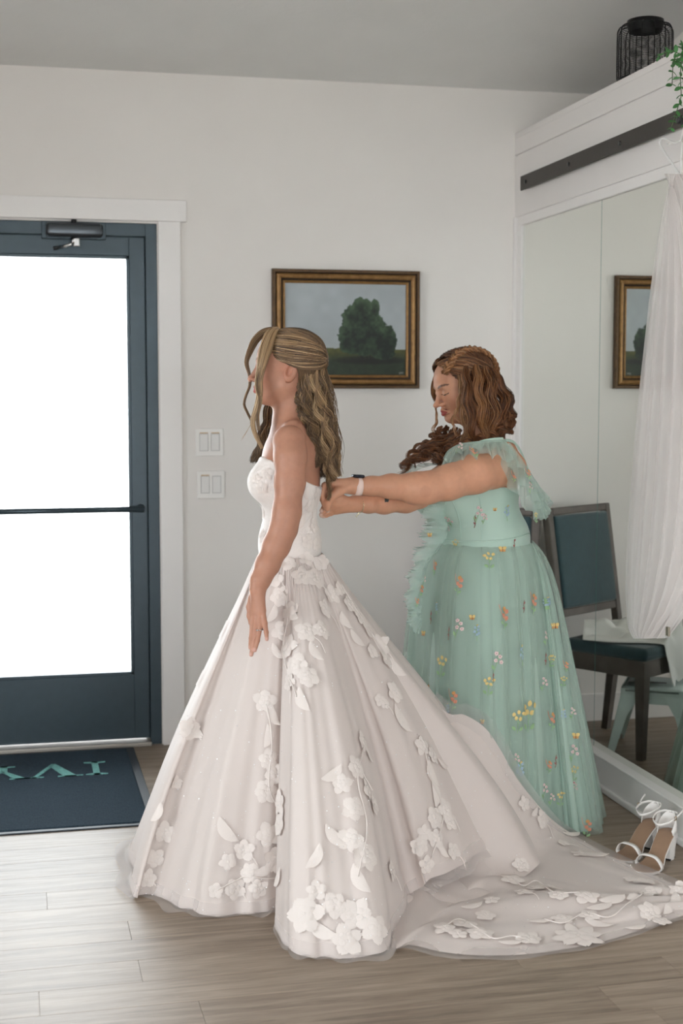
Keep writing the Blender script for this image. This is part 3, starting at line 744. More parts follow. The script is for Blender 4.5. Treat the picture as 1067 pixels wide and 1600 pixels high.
# ---- pair of sandals
M_wl = mat('white_leather', srgb(226, 222, 218), 0.4); M_tan = mat('tan_insole', srgb(142, 114, 92), 0.5, noise=0.06, nscale=40); M_sole = mat('brown_sole', srgb(96, 70, 54), 0.6); M_gold = mat('gold_buckle', srgb(200, 165, 110), 0.25, metal=1.0)
def sandal(loc, rz, mir, lab):
    e = tag(empty('heeled_sandal', (loc[0], loc[1], 0), rz), lab, 'shoe', 'white bridal sandals')
    # local: +x toe, heel at x=0; centreline height
    L_ = .205
    cen = spline(np.array([(0.0, .0, .092), (.03, 0, .088), (.065, mir * .002, .070), (.105, mir * .003, .038), (.135, mir * .002, .016), (.165, 0, .010), (L_ + .01, -mir * .004, .010)]), 40)
    xs = np.linspace(0, 1, 40)
    wd = np.interp(xs, [0, .04, .12, .3, .5, .68, .82, .92, .97, 1], [.008, .021, .028, .027, .026, .035, .039, .034, .022, .006])
    def strip(z0, z1, grow, nm, m):
        V = []
        for i in range(40):
            for dz, s in ((z1, -1), (z1, 1), (z0, 1), (z0, -1)):
                V.append((cen[i, 0] + (grow * 2 if i == 39 else (-grow if i == 0 else 0)), cen[i, 1] + s * (wd[i] + grow), cen[i, 2] + dz))
        V = np.array(V); F = []
        for i in range(39):
            for q in range(4): F.append((i * 4 + q, i * 4 + (q + 1) % 4, i * 4 + 4 + (q + 1) % 4, i * 4 + 4 + q))
        F += [(0, 3, 2, 1), (156, 157, 158, 159)]
        return mesh(nm, V, F, m, e, smooth=False)
    strip(-.002, .0015, 0, 'insole', M_tan); strip(-.0075, -.0018, .0022, 'outsole_edge', M_wl); strip(-.0098, -.0074, .001, 'outsole', M_sole)
    # block heel
    V, F = [], []
    for z, x0, x1, w in ((.0, .004, .040, .021), (.03, .002, .043, .022), (.078, -.006, .055, .026)):
        V += [(x0, -w * .8, z), (x0, w * .8, z), ((x0 + x1) / 2, w, z + (0.004 if z > .05 else 0)), (x1, w * .8, z - (.014 if z > .05 else 0)), (x1, -w * .8, z - (.014 if z > .05 else 0)), ((x0 + x1) / 2, -w, z + (.004 if z > .05 else 0))]
    for lvl in (0, 6):
        for q in range(6): F.append((lvl + q, lvl + (q + 1) % 6, lvl + 6 + (q + 1) % 6, lvl + 6 + q))
    F += [(5, 4, 3, 2, 1, 0), tuple(range(12, 18))]
    h_ = mesh('heel', V, F, M_wl, e, smooth=False)
    box('heel_tip', (.003, -.018, -.0005), (.041, .018, .006), M_black, h_, .001)
    # straps
    def band(pts, width, nm, n=40, th=.0022, axis=(1, 0, 0)):
        q = spline(np.array(pts), n); ax = np.array(axis, float); V = []
        T = np.gradient(q, axis=0); T /= np.linalg.norm(T, axis=1)[:, None]
        N = np.cross(T, ax); N /= np.linalg.norm(N, axis=1)[:, None] + 1e-9; A = np.cross(N, T)
        for i in range(n):
            for sa, sn in ((-1, -1), (1, -1), (1, 1), (-1, 1)): V.append(q[i] + A[i] * sa * width / 2 + N[i] * sn * th / 2)
        F = [(i * 4 + k, i * 4 + (k + 1) % 4, i * 4 + 4 + (k + 1) % 4, i * 4 + 4 + k) for i in range(n - 1) for k in range(4)] + [(0, 3, 2, 1), tuple(4 * n - 4 + k for k in range(4))]
        return mesh(nm, V, F, M_wl, e)
    band([(.150, -.041, .004), (.155, -.043, .02), (.162, -.026, .044), (.166, 0, .050), (.163, .026, .044), (.157, .042, .02), (.152, .040, .004)], .019, 'toe_strap')
    # heel counter
    a = np.linspace(-2.0, 2.0, 25); V = []
    for i, t in enumerate(a):
        rr = .031; hgt = .058 * math.cos(t * .62) ** 1.2
        cxx, cyy = .030 - rr * math.cos(t) * 1.0, rr * math.sin(t) * .92
        zb = np.interp(cxx, cen[:, 0], cen[:, 2])
        V += [(cxx, cyy, zb - .004), (cxx - .004 * math.cos(t), cyy * .96, zb + hgt * .5), (cxx + .004, cyy * .86, zb + hgt)]
    V = np.array(V); o = mesh('heel_counter', V, grid_faces(25, 3), [M_wl], e); md = o.modifiers.new('t', 'SOLIDIFY'); md.thickness = .002
    hc = .148
    an = band([(.002, 0, hc), (.006, -.021, hc), (.035, -.033, hc - .003), (.07, -.030, hc - .012), (.092, -.008, hc - .020), (.092, .010, hc - .020), (.07, .030, hc - .012), (.035, .034, hc - .003), (.006, .021, hc), (.002, 0, hc)], .0075, 'ankle_strap', 60, .002, (.12, 0, 1))
    band([(.04, mir * .036, hc - .004), (.02, mir * .041, hc + .006), (-.004, mir * .043, hc + .016)], .007, 'strap_end', 8, .002, (.3, 0, 1))
    bk = Geo(); bc = np.array([.048, mir * .036, hc - .006])
    bk.tube([bc + [-.006, 0, -.005], bc + [.006, 0, -.005], bc + [.006, 0, .006], bc + [-.006, 0, .006], bc + [-.006, 0, -.005]], .0012, 6)
    bk.build('buckle', M_gold, e)
    return e
sd = math.atan2(-.80, -.60)
sandal((2.018, 4.188), math.atan2(-.546, -.837), -1, 'white strappy block heel sandal, the one closer to the green dress')
sandal((2.021, 4.084), math.atan2(-.641, -.767), 1, 'white strappy block heel sandal, the one farther from the green dress')
# ================================================================== bodies: smooth joined volumes turned into one skin
def smin(a, b, k):
    h = np.clip(0.5 + 0.5 * (b - a) / k, 0, 1)
    return b + (a - b) * h - k * h * (1 - h)

class Body:
    """list of (kind, params, blend, op); op '+' joins, '-' carves"""
    def __init__(s): s.p = []
    def cone(s, a, b, ra, rb, k=.02, op='+'):
        a, b = np.asarray(a, float), np.asarray(b, float)
        s.p.append(('c', (a, b, ra, rb), k, op, np.minimum(a, b) - max(ra, rb), np.maximum(a, b) + max(ra, rb))); return s
    def chain(s, pts, rads, k=.02, op='+'):
        for i in range(len(pts) - 1): s.cone(pts[i], pts[i + 1], rads[i], rads[i + 1], k, op)
        return s
    def ell(s, c, r, axes=None, k=.02, op='+'):
        c = np.asarray(c, float); r = np.asarray(r, float) * np.ones(3); A = np.eye(3) if axes is None else np.asarray(axes, float)
        s.p.append(('e', (c, r, A), k, op, c - r.max(), c + r.max())); return s
    def ball(s, c, r, k=.02, op='+'): return s.ell(c, r, None, k, op)
    def ev(s, X, skip=True):
        """signed distance at points X (N,3); far pieces are skipped"""
        d = np.full(len(X), 9.0); lo, hi = X.min(0), X.max(0)
        for kind, pr, k, op, blo, bhi in s.p:
            m = 3 * k + .02
            if skip and (np.any(lo > bhi + m) or np.any(hi < blo - m)): continue
            if kind == 'c':
                a, b, ra, rb = pr; ab = b - a; L2 = ab @ ab + 1e-12
                t = np.clip(((X - a) @ ab) / L2, 0, 1)
                q = np.linalg.norm(X - a - t[:, None] * ab, axis=1) - (ra + (rb - ra) * t)
            else:
                c, r, A = pr; l = (X - c) @ A.T
                k0 = np.linalg.norm(l / r, axis=1); k1 = np.linalg.norm(l / (r * r), axis=1)
                q = k0 * (k0 - 1) / (k1 + 1e-9)
            d = smin(d, q, k) if op == '+' else -smin(-d, q, k)
        return d
    def bounds(s):
        P_ = [p for p in s.p if p[3] == '+']
        return np.min([p[4] for p in P_], 0), np.max([p[5] for p in P_], 0)

def surface_net(fn, lo, hi, h, blk=12, coarse_margin=1.0):
    """fn(points)->distance; one vertex per crossed cell, quads across crossed edges"""
    lo = np.asarray(lo, float); nb = np.ceil((np.asarray(hi) - lo) / (h * blk)).astype(int); n = nb * blk + 1
    F = np.full(n, 1.0, np.float32); rad = h * blk * 0.87
    ax = np.arange(blk)
    G = np.stack(np.meshgrid(ax, ax, ax, indexing='ij'), -1).reshape(-1, 3)
    for bx in range(nb[0]):
        ctr = lo + (np.stack(np.meshgrid([bx], np.arange(nb[1]), np.arange(nb[2]), indexing='ij'), -1).reshape(-1, 3) + .5) * (h * blk)
        dc = fn(ctr)
        for c, d in zip(ctr, dc):
            i0 = np.round((c - lo) / h - blk / 2).astype(int); sl = tuple(slice(a, a + blk) for a in i0)
            if abs(d) > rad * 1.25 + .012: F[sl] = d; continue
            F[sl] = fn(lo + (G + i0) * h).reshape(blk, blk, blk)
    for ax_ in range(3):
        sl = [slice(None)] * 3; sl2 = [slice(None)] * 3; sl[ax_] = -1; sl2[ax_] = -2; F[tuple(sl)] = F[tuple(sl2)]
    I = F < 0; base = np.array(n) - 1
    cnt = np.zeros(base, np.uint8)
    cor = [(i, j, k) for i in (0, 1) for j in (0, 1) for k in (0, 1)]
    for c in cor: cnt += I[c[0]:base[0] + c[0], c[1]:base[1] + c[1], c[2]:base[2] + c[2]]
    cell = np.argwhere((cnt > 0) & (cnt < 8)); idx = np.full(base, -1, np.int32); idx[tuple(cell.T)] = np.arange(len(cell))
    vals = np.stack([F[cell[:, 0] + c[0], cell[:, 1] + c[1], cell[:, 2] + c[2]] for c in cor], -1)
    acc = np.zeros((len(cell), 3)); w = np.zeros(len(cell)); C_ = np.array(cor, float)
    for a in range(8):
        for b in range(a + 1, 8):
            if np.abs(C_[a] - C_[b]).sum() != 1: continue
            va, vb = vals[:, a], vals[:, b]; m = (va < 0) != (vb < 0)
            t = np.where(m, va / np.where(m, va - vb, 1), 0); p = C_[a] + t[:, None] * (C_[b] - C_[a])
            acc += p * m[:, None]; w += m
    V = lo + (cell + acc / w[:, None]) * h
    Q = []
    for d in range(3):
        e = [0, 0, 0]; e[d] = 1; o = [q for q in range(3) if q != d]
        A = I[:-1, :-1, :-1]; B = I[e[0]:n[0] - 1 + e[0], e[1]:n[1] - 1 + e[1], e[2]:n[2] - 1 + e[2]]
        cr = np.argwhere(A != B); cr = cr[(cr[:, o[0]] > 0) & (cr[:, o[1]] > 0)]
        s1 = np.zeros(3, int); s1[o[0]] = 1; s2 = np.zeros(3, int); s2[o[1]] = 1
        q = np.stack([idx[tuple((cr - x).T)] for x in (0 * s1, s1, s1 + s2, s2)], -1)
        ins = A[tuple(cr.T)]; flip = ins if d != 1 else ~ins
        q[~flip] = q[~flip][:, ::-1]; Q.append(q)
    Q = np.concatenate(Q); Q = Q[(Q >= 0).all(1)]
    return V, Q

def relax(V, Q, n=2, f=.5):
    """light smoothing of a quad skin"""
    E = np.concatenate([Q[:, [0, 1]], Q[:, [1, 2]], Q[:, [2, 3]], Q[:, [3, 0]]]); E = np.concatenate([E, E[:, ::-1]])
    deg = np.bincount(E[:, 0], minlength=len(V))[:, None] + 1e-9
    for _ in range(n):
        for s in (f, -f * .96):
            a = np.stack([np.bincount(E[:, 0], weights=V[E[:, 1], c], minlength=len(V)) for c in range(3)], -1) / deg
            V = V + s * (a - V)
    return V

def skin_mesh(name, B, h, m, parent, colfn=None, fn=None, lo=None, hi=None, smooth_n=1):
    f = fn or (lambda X: B.ev(X))
    if lo is None: lo, hi = B.bounds()
    lo = np.asarray(lo) - .025; hi = np.asarray(hi) + .025
    V, Q = surface_net(f, lo, hi, h); V = relax(V, Q, smooth_n)
    return mesh(name, V, Q, m, parent, colors=None if colfn is None else colfn(V))

class Frame:
    """local axes of a head or hand: x forward, y left, z up"""
    def __init__(s, o, f, u):
        s.o = np.asarray(o, float); f = np.asarray(f, float); s.f = f / np.linalg.norm(f)
        u = np.asarray(u, float); l = np.cross(u, s.f); s.l = l / np.linalg.norm(l); s.u = np.cross(s.f, s.l); s.sc = 1.0
        s.A = np.stack([s.f, s.l, s.u])
    def __call__(s, x, y, z): return s.o + s.sc * (s.f * x + s.l * y + s.u * z)
    def inv(s, X): return (np.asarray(X) - s.o) @ s.A.T / s.sc

def add_head(B, H, neck_to, rn=.05, nose=1.0, chin=0.0, full=0.0, lid=0.0):
    s = H.sc
    E = lambda c, r, k=.02, op='+': B.ell(H(*c), np.array(r) * s, H.A, k * s, op)
    Cn = lambda a, b, ra, rb, k=.02, op='+': B.cone(H(*a), H(*b), ra * s, rb * s, k * s, op)
    E((-.008, 0, .028), (.098, .074, .084), .02)
    E((.034, 0, .030), (.056, .062, .062), .03)                     # forehead
    E((.030, 0, -.038), (.056, .058 + full * .006, .074), .03)      # middle face
    for y in (-1, 1):
        Cn((-.004, y * (.050 + full * .006), -.055), (.058, y * .018, -.098), .016 + full * .006, .016, .03)   # jaw
        E((.056, y * .036, -.030), (.026, .022 + full * .004, .026 + full * .004), .025)        # cheek
    E((.074, 0, -.098 - chin * .3), (.019, .021, .016), .02)         # chin
    if full: E((.030, 0, -.088), (.045, .042, .026), .025)
    Cn((.082, -.030, .017), (.082, .030, .017), .012, .012, .012)    # brow ridge
    for y in (-1, 1):
        E((.101, y * .033, -.002), (.017, .018, .0125), .012, '-')   # socket
        E((.0765, y * .0315, -.0045), (.0150, .0165, .0125), .006)   # lid over the eye
    Cn((.089, 0, .006), (.1085, 0, -.034), .0075, .0085, .010)       # bridge
    E((.109 + .004 * nose, 0, -.040), (.0098, .0105, .0092), .008)
    for y in (-1, 1):
        E((.097, y * .0125, -.043), (.0098, .0070, .0072), .006)
        E((.106, y * .0062, -.0505), (.0042, .0030, .0030), .003, '-')
    Cn((.091, 0, -.052), (.095, 0, -.060), .0055, .0055, .008)
    for y in (-1, 1):
        Cn((.0975, y * .004, -.0655), (.0855, y * .0215, -.0715), .0055, .0030, .005)     # upper lip
        Cn((.0960, 0, -.0775), (.0855, y * .0200, -.0735), .0066, .0032, .006)            # lower lip
        Cn((.1045, 0, -.0712), (.088, y * .0225, -.0724), .0016, .0014, .0025, '-')
        # ear
        ea = H.A.copy(); t = .25; ea = np.stack([H.f * math.cos(t) + H.u * math.sin(t), H.l, -H.f * math.sin(t) + H.u * math.cos(t)])
        yl = y * .0735
        B.ell(H(-.018, yl + y * .002, -.012), np.array((.0190, .0095, .0305)) * s, ea, .004 * s)
        B.ell(H(-.016, y * .0870, -.008), np.array((.0125, .0120, .0205)) * s, ea, .0015 * s, '-')
        B.ell(H(-.021, y * .0775, -.004), np.array((.0055, .0050, .0120)) * s, ea, .002 * s)
        B.ell(H(-.010, y * .077, -.034), np.array((.0085, .0052, .0085)) * s, ea, .005 * s)
        B.ell(H(-.002, y * .0755, -.013), np.array((.0048, .0048, .0075)) * s, ea, .004 * s)
    B.cone(H(-.020, 0, -.045), neck_to, .050 * s, rn, .03)
    return B

def head_colors(V, H, skin, lip, brow, col, lipstick=1.0):
    """natural colours of the face: lips, brows, lashes, a flush on cheeks, ears and nose"""
    L = H.inv(V); x, y, z = L.T; ay = np.abs(y)
    def mixc(c, w):
        col[:] = col * (1 - w[:, None]) + np.array(c)[None, :3] * w[:, None]
    sm = lambda a, b, t: np.clip((t - a) / (b - a), 0, 1)
    near = (np.abs(x) < .13) & (ay < .1) & (np.abs(z) < .13)
    bl = np.exp(-(((x - .062) / .022) ** 2 + ((ay - .045) / .018) ** 2 + ((z + .035) / .02) ** 2)) * .35 * near
    mixc((skin[0] * 1.0, skin[1] * .72, skin[2] * .66), bl)
    e = np.exp(-(((x + .008) / .02) ** 2 + ((ay - .078) / .012) ** 2 + ((z + .01) / .03) ** 2)) * .4 * near
    mixc((skin[0], skin[1] * .66, skin[2] * .58), e)
    lipz = np.where(z > -.0718, -.0718 + .0090 * np.clip(1 - (ay / .0225) ** 2, 0, 1), -.0718 - .0125 * np.clip(1 - (ay / .0215) ** 2, 0, 1))
    m = (ay < .0225) & (x > .080) & (((z > -.0718) & (z < lipz)) | ((z <= -.0718) & (z > lipz)))
    mixc(lip, m * .9 * lipstick)
    bz = .0185 + .0075 * np.sin(np.clip((ay - .012) / .042, 0, 1) * 2.2) ; bw = np.interp(ay, [.010, .016, .034, .052, .056], [.0, .0046, .0042, .0018, 0.])
    m = (ay > .010) & (ay < .056) & (x > .05) & (np.abs(z - bz) < bw); mixc(brow, m * .8)
    lz = -.0085 - .0045 * np.cos(np.clip((ay - .031) / .0185, -1, 1) * 1.5) + .0035
    m = (ay > .0135) & (ay < .051) & (x > .055) & (np.abs(z - lz) < .0016); mixc((.012, .009, .008), m * .95)
    return col

def add_finger(B, pts, r0, r1, k=.004):
    r = np.linspace(r0, r1, len(pts)); B.chain([np.asarray(p, float) for p in pts], list(r), k)
# ================================================================== cloth, lace and hair tools
from mathutils.bvhtree import BVHTree
CFH = np.array([math.sin(YAW), math.cos(YAW), 0.0])
def atH(px, py, hd):
    d = ray(px, py); return CC + d * (hd / (d @ CFH))

def cr_interp(A, n, closed):
    """Catmull-Rom along axis 0 of A (k,m,3) -> (n,m,3)"""
    k = len(A)
    u = np.linspace(0, k if closed else k - 1, n, endpoint=not closed)
    i = np.minimum(np.floor(u).astype(int), (k - 1) if closed else (k - 2)); t = (u - i)[:, None, None]
    g = (lambda j: A[j % k]) if closed else (lambda j: A[np.clip(j, 0, k - 1)])
    p0, p1, p2, p3 = g(i - 1), g(i), g(i + 1), g(i + 2)
    return 0.5 * (2 * p1 + (p2 - p0) * t + (2 * p0 - 5 * p1 + 4 * p2 - p3) * t * t + (3 * p1 - p0 - 3 * p2 + p3) * t ** 3)

def grid_normals(G, closed):
    if closed: du = np.roll(G, -1, 0) - np.roll(G, 1, 0)
    else: du = np.gradient(G, axis=0)
    dv = np.gradient(G, axis=1); n = np.cross(du, dv); return n / (np.linalg.norm(n, axis=2)[:, :, None] + 1e-9)

def spoke_sheet(spokes, nphi, nt, closed=True, fold=None, floor_z=.004):
    A = np.stack([spline(np.array(s, float), nt) for s in spokes])
    G = cr_interp(A, nphi, closed)
    if fold is not None:
        N = grid_normals(G, closed)
        ph = np.linspace(0, 1, nphi, endpoint=not closed)[:, None]; t = np.linspace(0, 1, nt)[None, :]
        G = G + N * fold(ph, t)[:, :, None]
    G[:, :, 2] = np.maximum(G[:, :, 2], floor_z)
    return G

class Surf:
    """surfaces that carry appliques; rays from the viewer find the place on the cloth"""
    def __init__(s): s.items = []
    def add(s, obj, G, closed):
        V = G.reshape(-1, 3); F = grid_faces(G.shape[0], G.shape[1], closed)
        s.items.append((obj, BVHTree.FromPolygons([tuple(v) for v in V], [tuple(f) for f in F.tolist()])))
    def add_mesh(s, obj):
        me = obj.data; s.items.append((obj, BVHTree.FromPolygons([v.co[:] for v in me.vertices], [p.vertices[:] for p in me.polygons])))
    def hit(s, px, py):
        d = Vector(ray(px, py)).normalized(); o = Vector(CC); best = None
        for obj, t in s.items:
            h = t.ray_cast(o, d)
            if h[0] is not None and (best is None or h[3] < best[3]):
                n = h[1]; n = -n if n.dot(d) > 0 else n; best = (h[0], n, obj, h[3], t)
        return best
def conform(tree, p, n, up, pts, lift):
    """pts (k,3) in tangent axes (right, up, out) laid on the cloth around p"""
    r = up.cross(n); r.normalize(); u = n.cross(r); out = []
    for a, b, c in pts:
        q = p + r * a + u * b
        h = tree.ray_cast(q + n * .03, -n, .055)
        if h[0] is None:
            out.append(q + n * (lift + c)); continue
        dz = max(-.011, min(.011, (h[0] - q).dot(n)))
        out.append(q + n * (dz + lift + c))
    return out

def petal_pts(L, w, notch, curl, nseg=4):
    """outline strips of one petal along +x: rows (left, mid, right)"""
    rows = []
    for i in range(nseg + 1):
        t = i / nseg; ww = w * (math.sin(PI * min(1, .08 + t * .84)) ** .75) * (1 if t < .99 else .45)
        rows.append((t * L, ww, curl * math.sin(PI * t)))
    return rows
def flower_geo(R, npet=5, w=.42, rot=0.0, seed=0, notch=.1):
    rg = random.Random(seed); V, F = [], []
    for k in range(npet):
        a = rot + 2 * PI * k / npet + rg.uniform(-.12, .12); L = R * rg.uniform(.85, 1.08); b = len(V)
        rows = petal_pts(L, R * w * rg.uniform(.9, 1.1), notch, .0025)
        for i, (x, ww, z) in enumerate(rows):
            tip = (-notch * R if i == len(rows) - 1 else 0)
            for y, zz, dx in ((-ww, 0.0, 0), (0, z, tip), (ww, 0.0, 0)):
                V.append(((x + dx) * math.cos(a) - y * math.sin(a), (x + dx) * math.sin(a) + y * math.cos(a), zz + .0006 * (k % 3)))
        for i in range(len(rows) - 1):
            q = b + 3 * i; F += [(q, q + 3, q + 4, q + 1), (q + 1, q + 4, q + 5, q + 2)]
    b = len(V); V.append((0, 0, .004)); m = 7
    for k in range(m): V.append((R * .16 * math.cos(2 * PI * k / m), R * .16 * math.sin(2 * PI * k / m), .0025))
    F += [(b, b + 1 + k, b + 1 + (k + 1) % m) for k in range(m)]
    return V, F
def leaf_geo(L, w, rot, bend=.3):
    V, F = [], []; n = 7
    for i in range(n):
        t = i / (n - 1); ww = w * math.sin(PI * min(1, .04 + .96 * t)) ** .8; a = rot + bend * (t - .5)
        x, y = L * (t - .5) * math.cos(a), L * (t - .5) * math.sin(a); nx, ny = -math.sin(a), math.cos(a)
        for s, z in ((-ww, 0), (0, .0018), (ww, 0)): V.append((x + nx * s, y + ny * s, z))
    for i in range(n - 1):
        q = 3 * i; F += [(q, q + 3, q + 4, q + 1), (q + 1, q + 4, q + 5, q + 2)]
    return V, F
def vine_geo(pts, w):
    q = spline(np.array(pts, float), 14); T = np.gradient(q, axis=0); T /= np.linalg.norm(T, axis=1)[:, None] + 1e-9
    V, F = [], []
    for p, t in zip(q, T):
        for s, z in ((-w, 0), (0, .0015), (w, 0)): V.append((p[0] - t[1] * s, p[1] + t[0] * s, z))
    for i in range(13):
        a = 3 * i; F += [(a, a + 3, a + 4, a + 1), (a + 1, a + 4, a + 5, a + 2)]
    return V, F
def applique(S_, px, py, geos, mats, name, lift=.003, only=None):
    """geos: list of (V,F,material slot)"""
    h = S_.hit(px, py)
    if h is None: return None
    p, n, obj, dist, tree = h
    up = Vector(CU); up = (up - n * up.dot(n))
    if up.length < .2: up = Vector(CU) * .5 + Vector(CF); up = up - n * up.dot(n)
    up.normalize()
    VV, FF, SL = [], [], []
    for V, F, s in geos:
        b = len(VV); VV += conform(tree, p, n, up, V, lift); FF += [tuple(i + b for i in f) for f in F]; SL += [s] * len(F)
    return mesh(name, np.array([tuple(v) for v in VV]), FF, mats, obj, slots=SL)

# ---- hair: locks of fine tubes
class Hair:
    def __init__(s, seed): s.V = []; s.F = []; s.C = []; s.n = 0; s.r = np.random.default_rng(seed)
    def strand(s, pts, r0, col, k=4):
        pts = np.asarray(pts); n = len(pts)
        rad = r0 * np.interp(np.linspace(0, 1, n), [0, .08, .7, 1], [.7, 1, .9, .25])
        T, N, B = frames(pts); a = np.arange(k) * 2 * PI / k
        V = pts[:, None, :] + rad[:, None, None] * (np.cos(a)[None, :, None] * N[:, None, :] + np.sin(a)[None, :, None] * B[:, None, :])
        i = np.arange(n - 1)[:, None] * k; j = np.arange(k)[None, :]; j2 = (j + 1) % k
        s.F.append(np.stack([i + j, i + j2, i + k + j2, i + k + j], -1).reshape(-1, 4) + s.n)
        s.V.append(V.reshape(-1, 3)); s.C.append(np.repeat(col[None, :] if col.ndim == 1 else np.repeat(col, k, 0), n * k if col.ndim == 1 else 1, 0)); s.n += n * k
    def lock(s, guide, width, n, r0, cols, wave=0.0, freq=3.0, flat=1.0, npts=26, curl=0.0, cfreq=6.0, frizz=.0015, twist=0.0, shade=None):
        """strands following a guide; width is a list of lock radii along it"""
        g = spline(np.array(guide, float), npts); t = np.linspace(0, 1, npts)
        wd = np.interp(t, np.linspace(0, 1, len(width)), width)
        T, N, B = frames(g); ph0 = s.r.uniform(0, 6.28)
        for _ in range(n):
            rr = math.sqrt(s.r.random()); aa = s.r.uniform(0, 2 * PI) + twist * t
            ox, oy = rr * np.cos(aa), rr * np.sin(aa) * flat
            ph = ph0 + s.r.normal(0, .35); wv = wave * np.minimum(1, t * 2.5)
            off = N * (ox * wd + wv * np.sin(freq * 2 * PI * t + ph))[:, None] + B * (oy * wd + wv * .5 * np.cos(freq * 2 * PI * t + ph * 1.3))[:, None]
            if curl:
                cw = curl * np.minimum(1, t * 3); off = off + N * (cw * np.cos(cfreq * 2 * PI * t + ph))[:, None] + B * (cw * np.sin(cfreq * 2 * PI * t + ph))[:, None]
            fz = np.cumsum(s.r.normal(0, frizz, (npts, 3)), axis=0) * .35
            c = cols[s.r.integers(len(cols))] * s.r.uniform(.8, 1.2)
            s.strand(g + off + fz * t[:, None], r0 * s.r.uniform(.75, 1.25), np.array(c))
    def build(s, name, m, parent):
        o = mesh(name, np.concatenate(s.V), np.concatenate(s.F), m, parent, colors=np.clip(np.concatenate(s.C), 0, 1)); return o

def hair_mat(name):
    m = mat(name, (1, 1, 1, 1), 0.42, attr='col', spec=.45)
    return m
def lin(r, g, b): return np.array(srgb(r, g, b)[:3])
# ================================================================== the bride
HB = 4.33
b = lambda px, py, w=0.0: atH(px, py, HB - w)
def turn(deg, pitch=0.0):
    """unit facing: deg 0 faces image-left, positive turns toward the viewer; pitch>0 looks down"""
    a = math.radians(deg); p = math.radians(pitch)
    h = -CR * math.cos(a) - CFH * math.sin(a)
    return h * math.cos(p) - np.array([0, 0, 1.0]) * math.sin(p)
UP = np.array([0, 0, 1.0])
M_skin1 = mat('skin_fair', (1, 1, 1, 1), 0.48, attr='col', sss=0.12, noise=0.05, nscale=60, spec=.35)
SK1 = np.array(srgb(170, 122, 100)[:3])
fc = b(452, 1350); base1 = np.array([fc[0], fc[1], 0.0])
bride = tag(empty('person', (0, 0, 0)), 'person in a white strapless lace ball gown with long half-up hair, facing the glass door', 'person')
fb = turn(-3); lb = np.cross(UP, fb); Ab = np.stack([fb, lb, UP])
def bl(px, py, l, f=0.0):            # point given by its place on the body's middle plane plus sideways metres
    return b(px, py) + lb * l + fb * f
H1 = Frame(b(450, 576), turn(-6, -3), UP)
class SFrame(Frame):
    def __call__(s, x, y, z): return s.o + s.sc * (s.f * x * s.sv[0] + s.l * y * s.sv[1] + s.u * z * s.sv[2])
    def inv(s, X): return ((np.asarray(X) - s.o) @ s.A.T) / s.sc / s.sv
def sframe(o, f, u, sc, sv):
    q = SFrame(o, f, np.asarray(u, float)); q.sc = sc; q.sv = np.array(sv, float); return q
H1 = sframe(b(450, 576), turn(-6, -3), UP, 1.0, (1.0, .95, .93))
def torso1(T):
    T.ell(bl(453, 748, 0), (.092, .126, .15), Ab, .03)
    T.ell(bl(459, 706, 0), (.078, .142, .062), Ab, .04)
    T.ell(bl(453, 850, 0), (.090, .106, .12), Ab, .04)
    T.ell(bl(454, 915, 0), (.088, .104, .10), Ab, .03)
    for s in (-1, 1): T.ell(bl(416, 752, s * .060), (.043, .052, .050), Ab, .03)
    return T
B1 = torso1(Body())
B1.cone(bl(462, 672, -.09), bl(462, 672, .09), .034, .034, .04)          # yoke of the shoulders
add_head(B1, H1, bl(457, 672, 0), rn=.052)
B1.cone(bl(455, 660, 0), bl(458, 690, 0), .05, .06, .04)
# near arm and its hand
armL = [bl(459, 688, .152), b(454, 715, .178), b(453, 752, .190), b(448, 800, .205), b(443, 826, .212), b(432, 852, .218), b(418, 882, .235), b(407, 906, .250), b(402.5, 919, .256)]
B1.chain(armL, [.050, .046, .0425, .0395, .038, .0375, .033, .0265, .0225], .02)
fing = {'index': [(396, 956, .262), (394.5, 978, .275), (392.5, 997, .284), (391, 1012, .290)], 'middle': [(400.5, 957, .270), (399, 982, .286), (395.5, 1005, .296), (392.5, 1023, .303)],
        'ring': [(405.5, 957, .277), (406, 980, .292), (402, 1001, .302), (398, 1016, .308)], 'pinky': [(410.5, 954, .280), (414, 974, .293), (416, 988, .300), (416.8, 999, .305)]}
wr = b(402.5, 922, .257)
for k, pts in fing.items():
    q = [b(*p) for p in pts]
    B1.cone(wr, q[0], .0165, .0098, .012)
    add_finger(B1, q, .0088 if k != 'pinky' else .0078, .0062 if k != 'pinky' else .0056)
add_finger(B1, [b(394, 932, .245), b(390.5, 948, .243), b(390.5, 962, .250), b(392, 974, .258)], .0115, .0072, .008)
# far arm hangs the same way on the other side
mirr = lambda p: p - 2 * lb * ((p - b(455, 800)) @ lb)
B1.chain([mirr(p) for p in armL], [.050, .046, .0425, .0395, .038, .0375, .033, .0265, .0225], .02)
for k, pts in fing.items():
    q = [mirr(b(*p)) for p in pts]; B1.cone(mirr(wr), q[0], .0165, .0098, .012); add_finger(B1, q, .0088, .0062)
add_finger(B1, [mirr(b(394, 932, .245)), mirr(b(390.5, 948, .243)), mirr(b(390.5, 962, .250)), mirr(b(392, 974, .258))], .0115, .0072, .008)
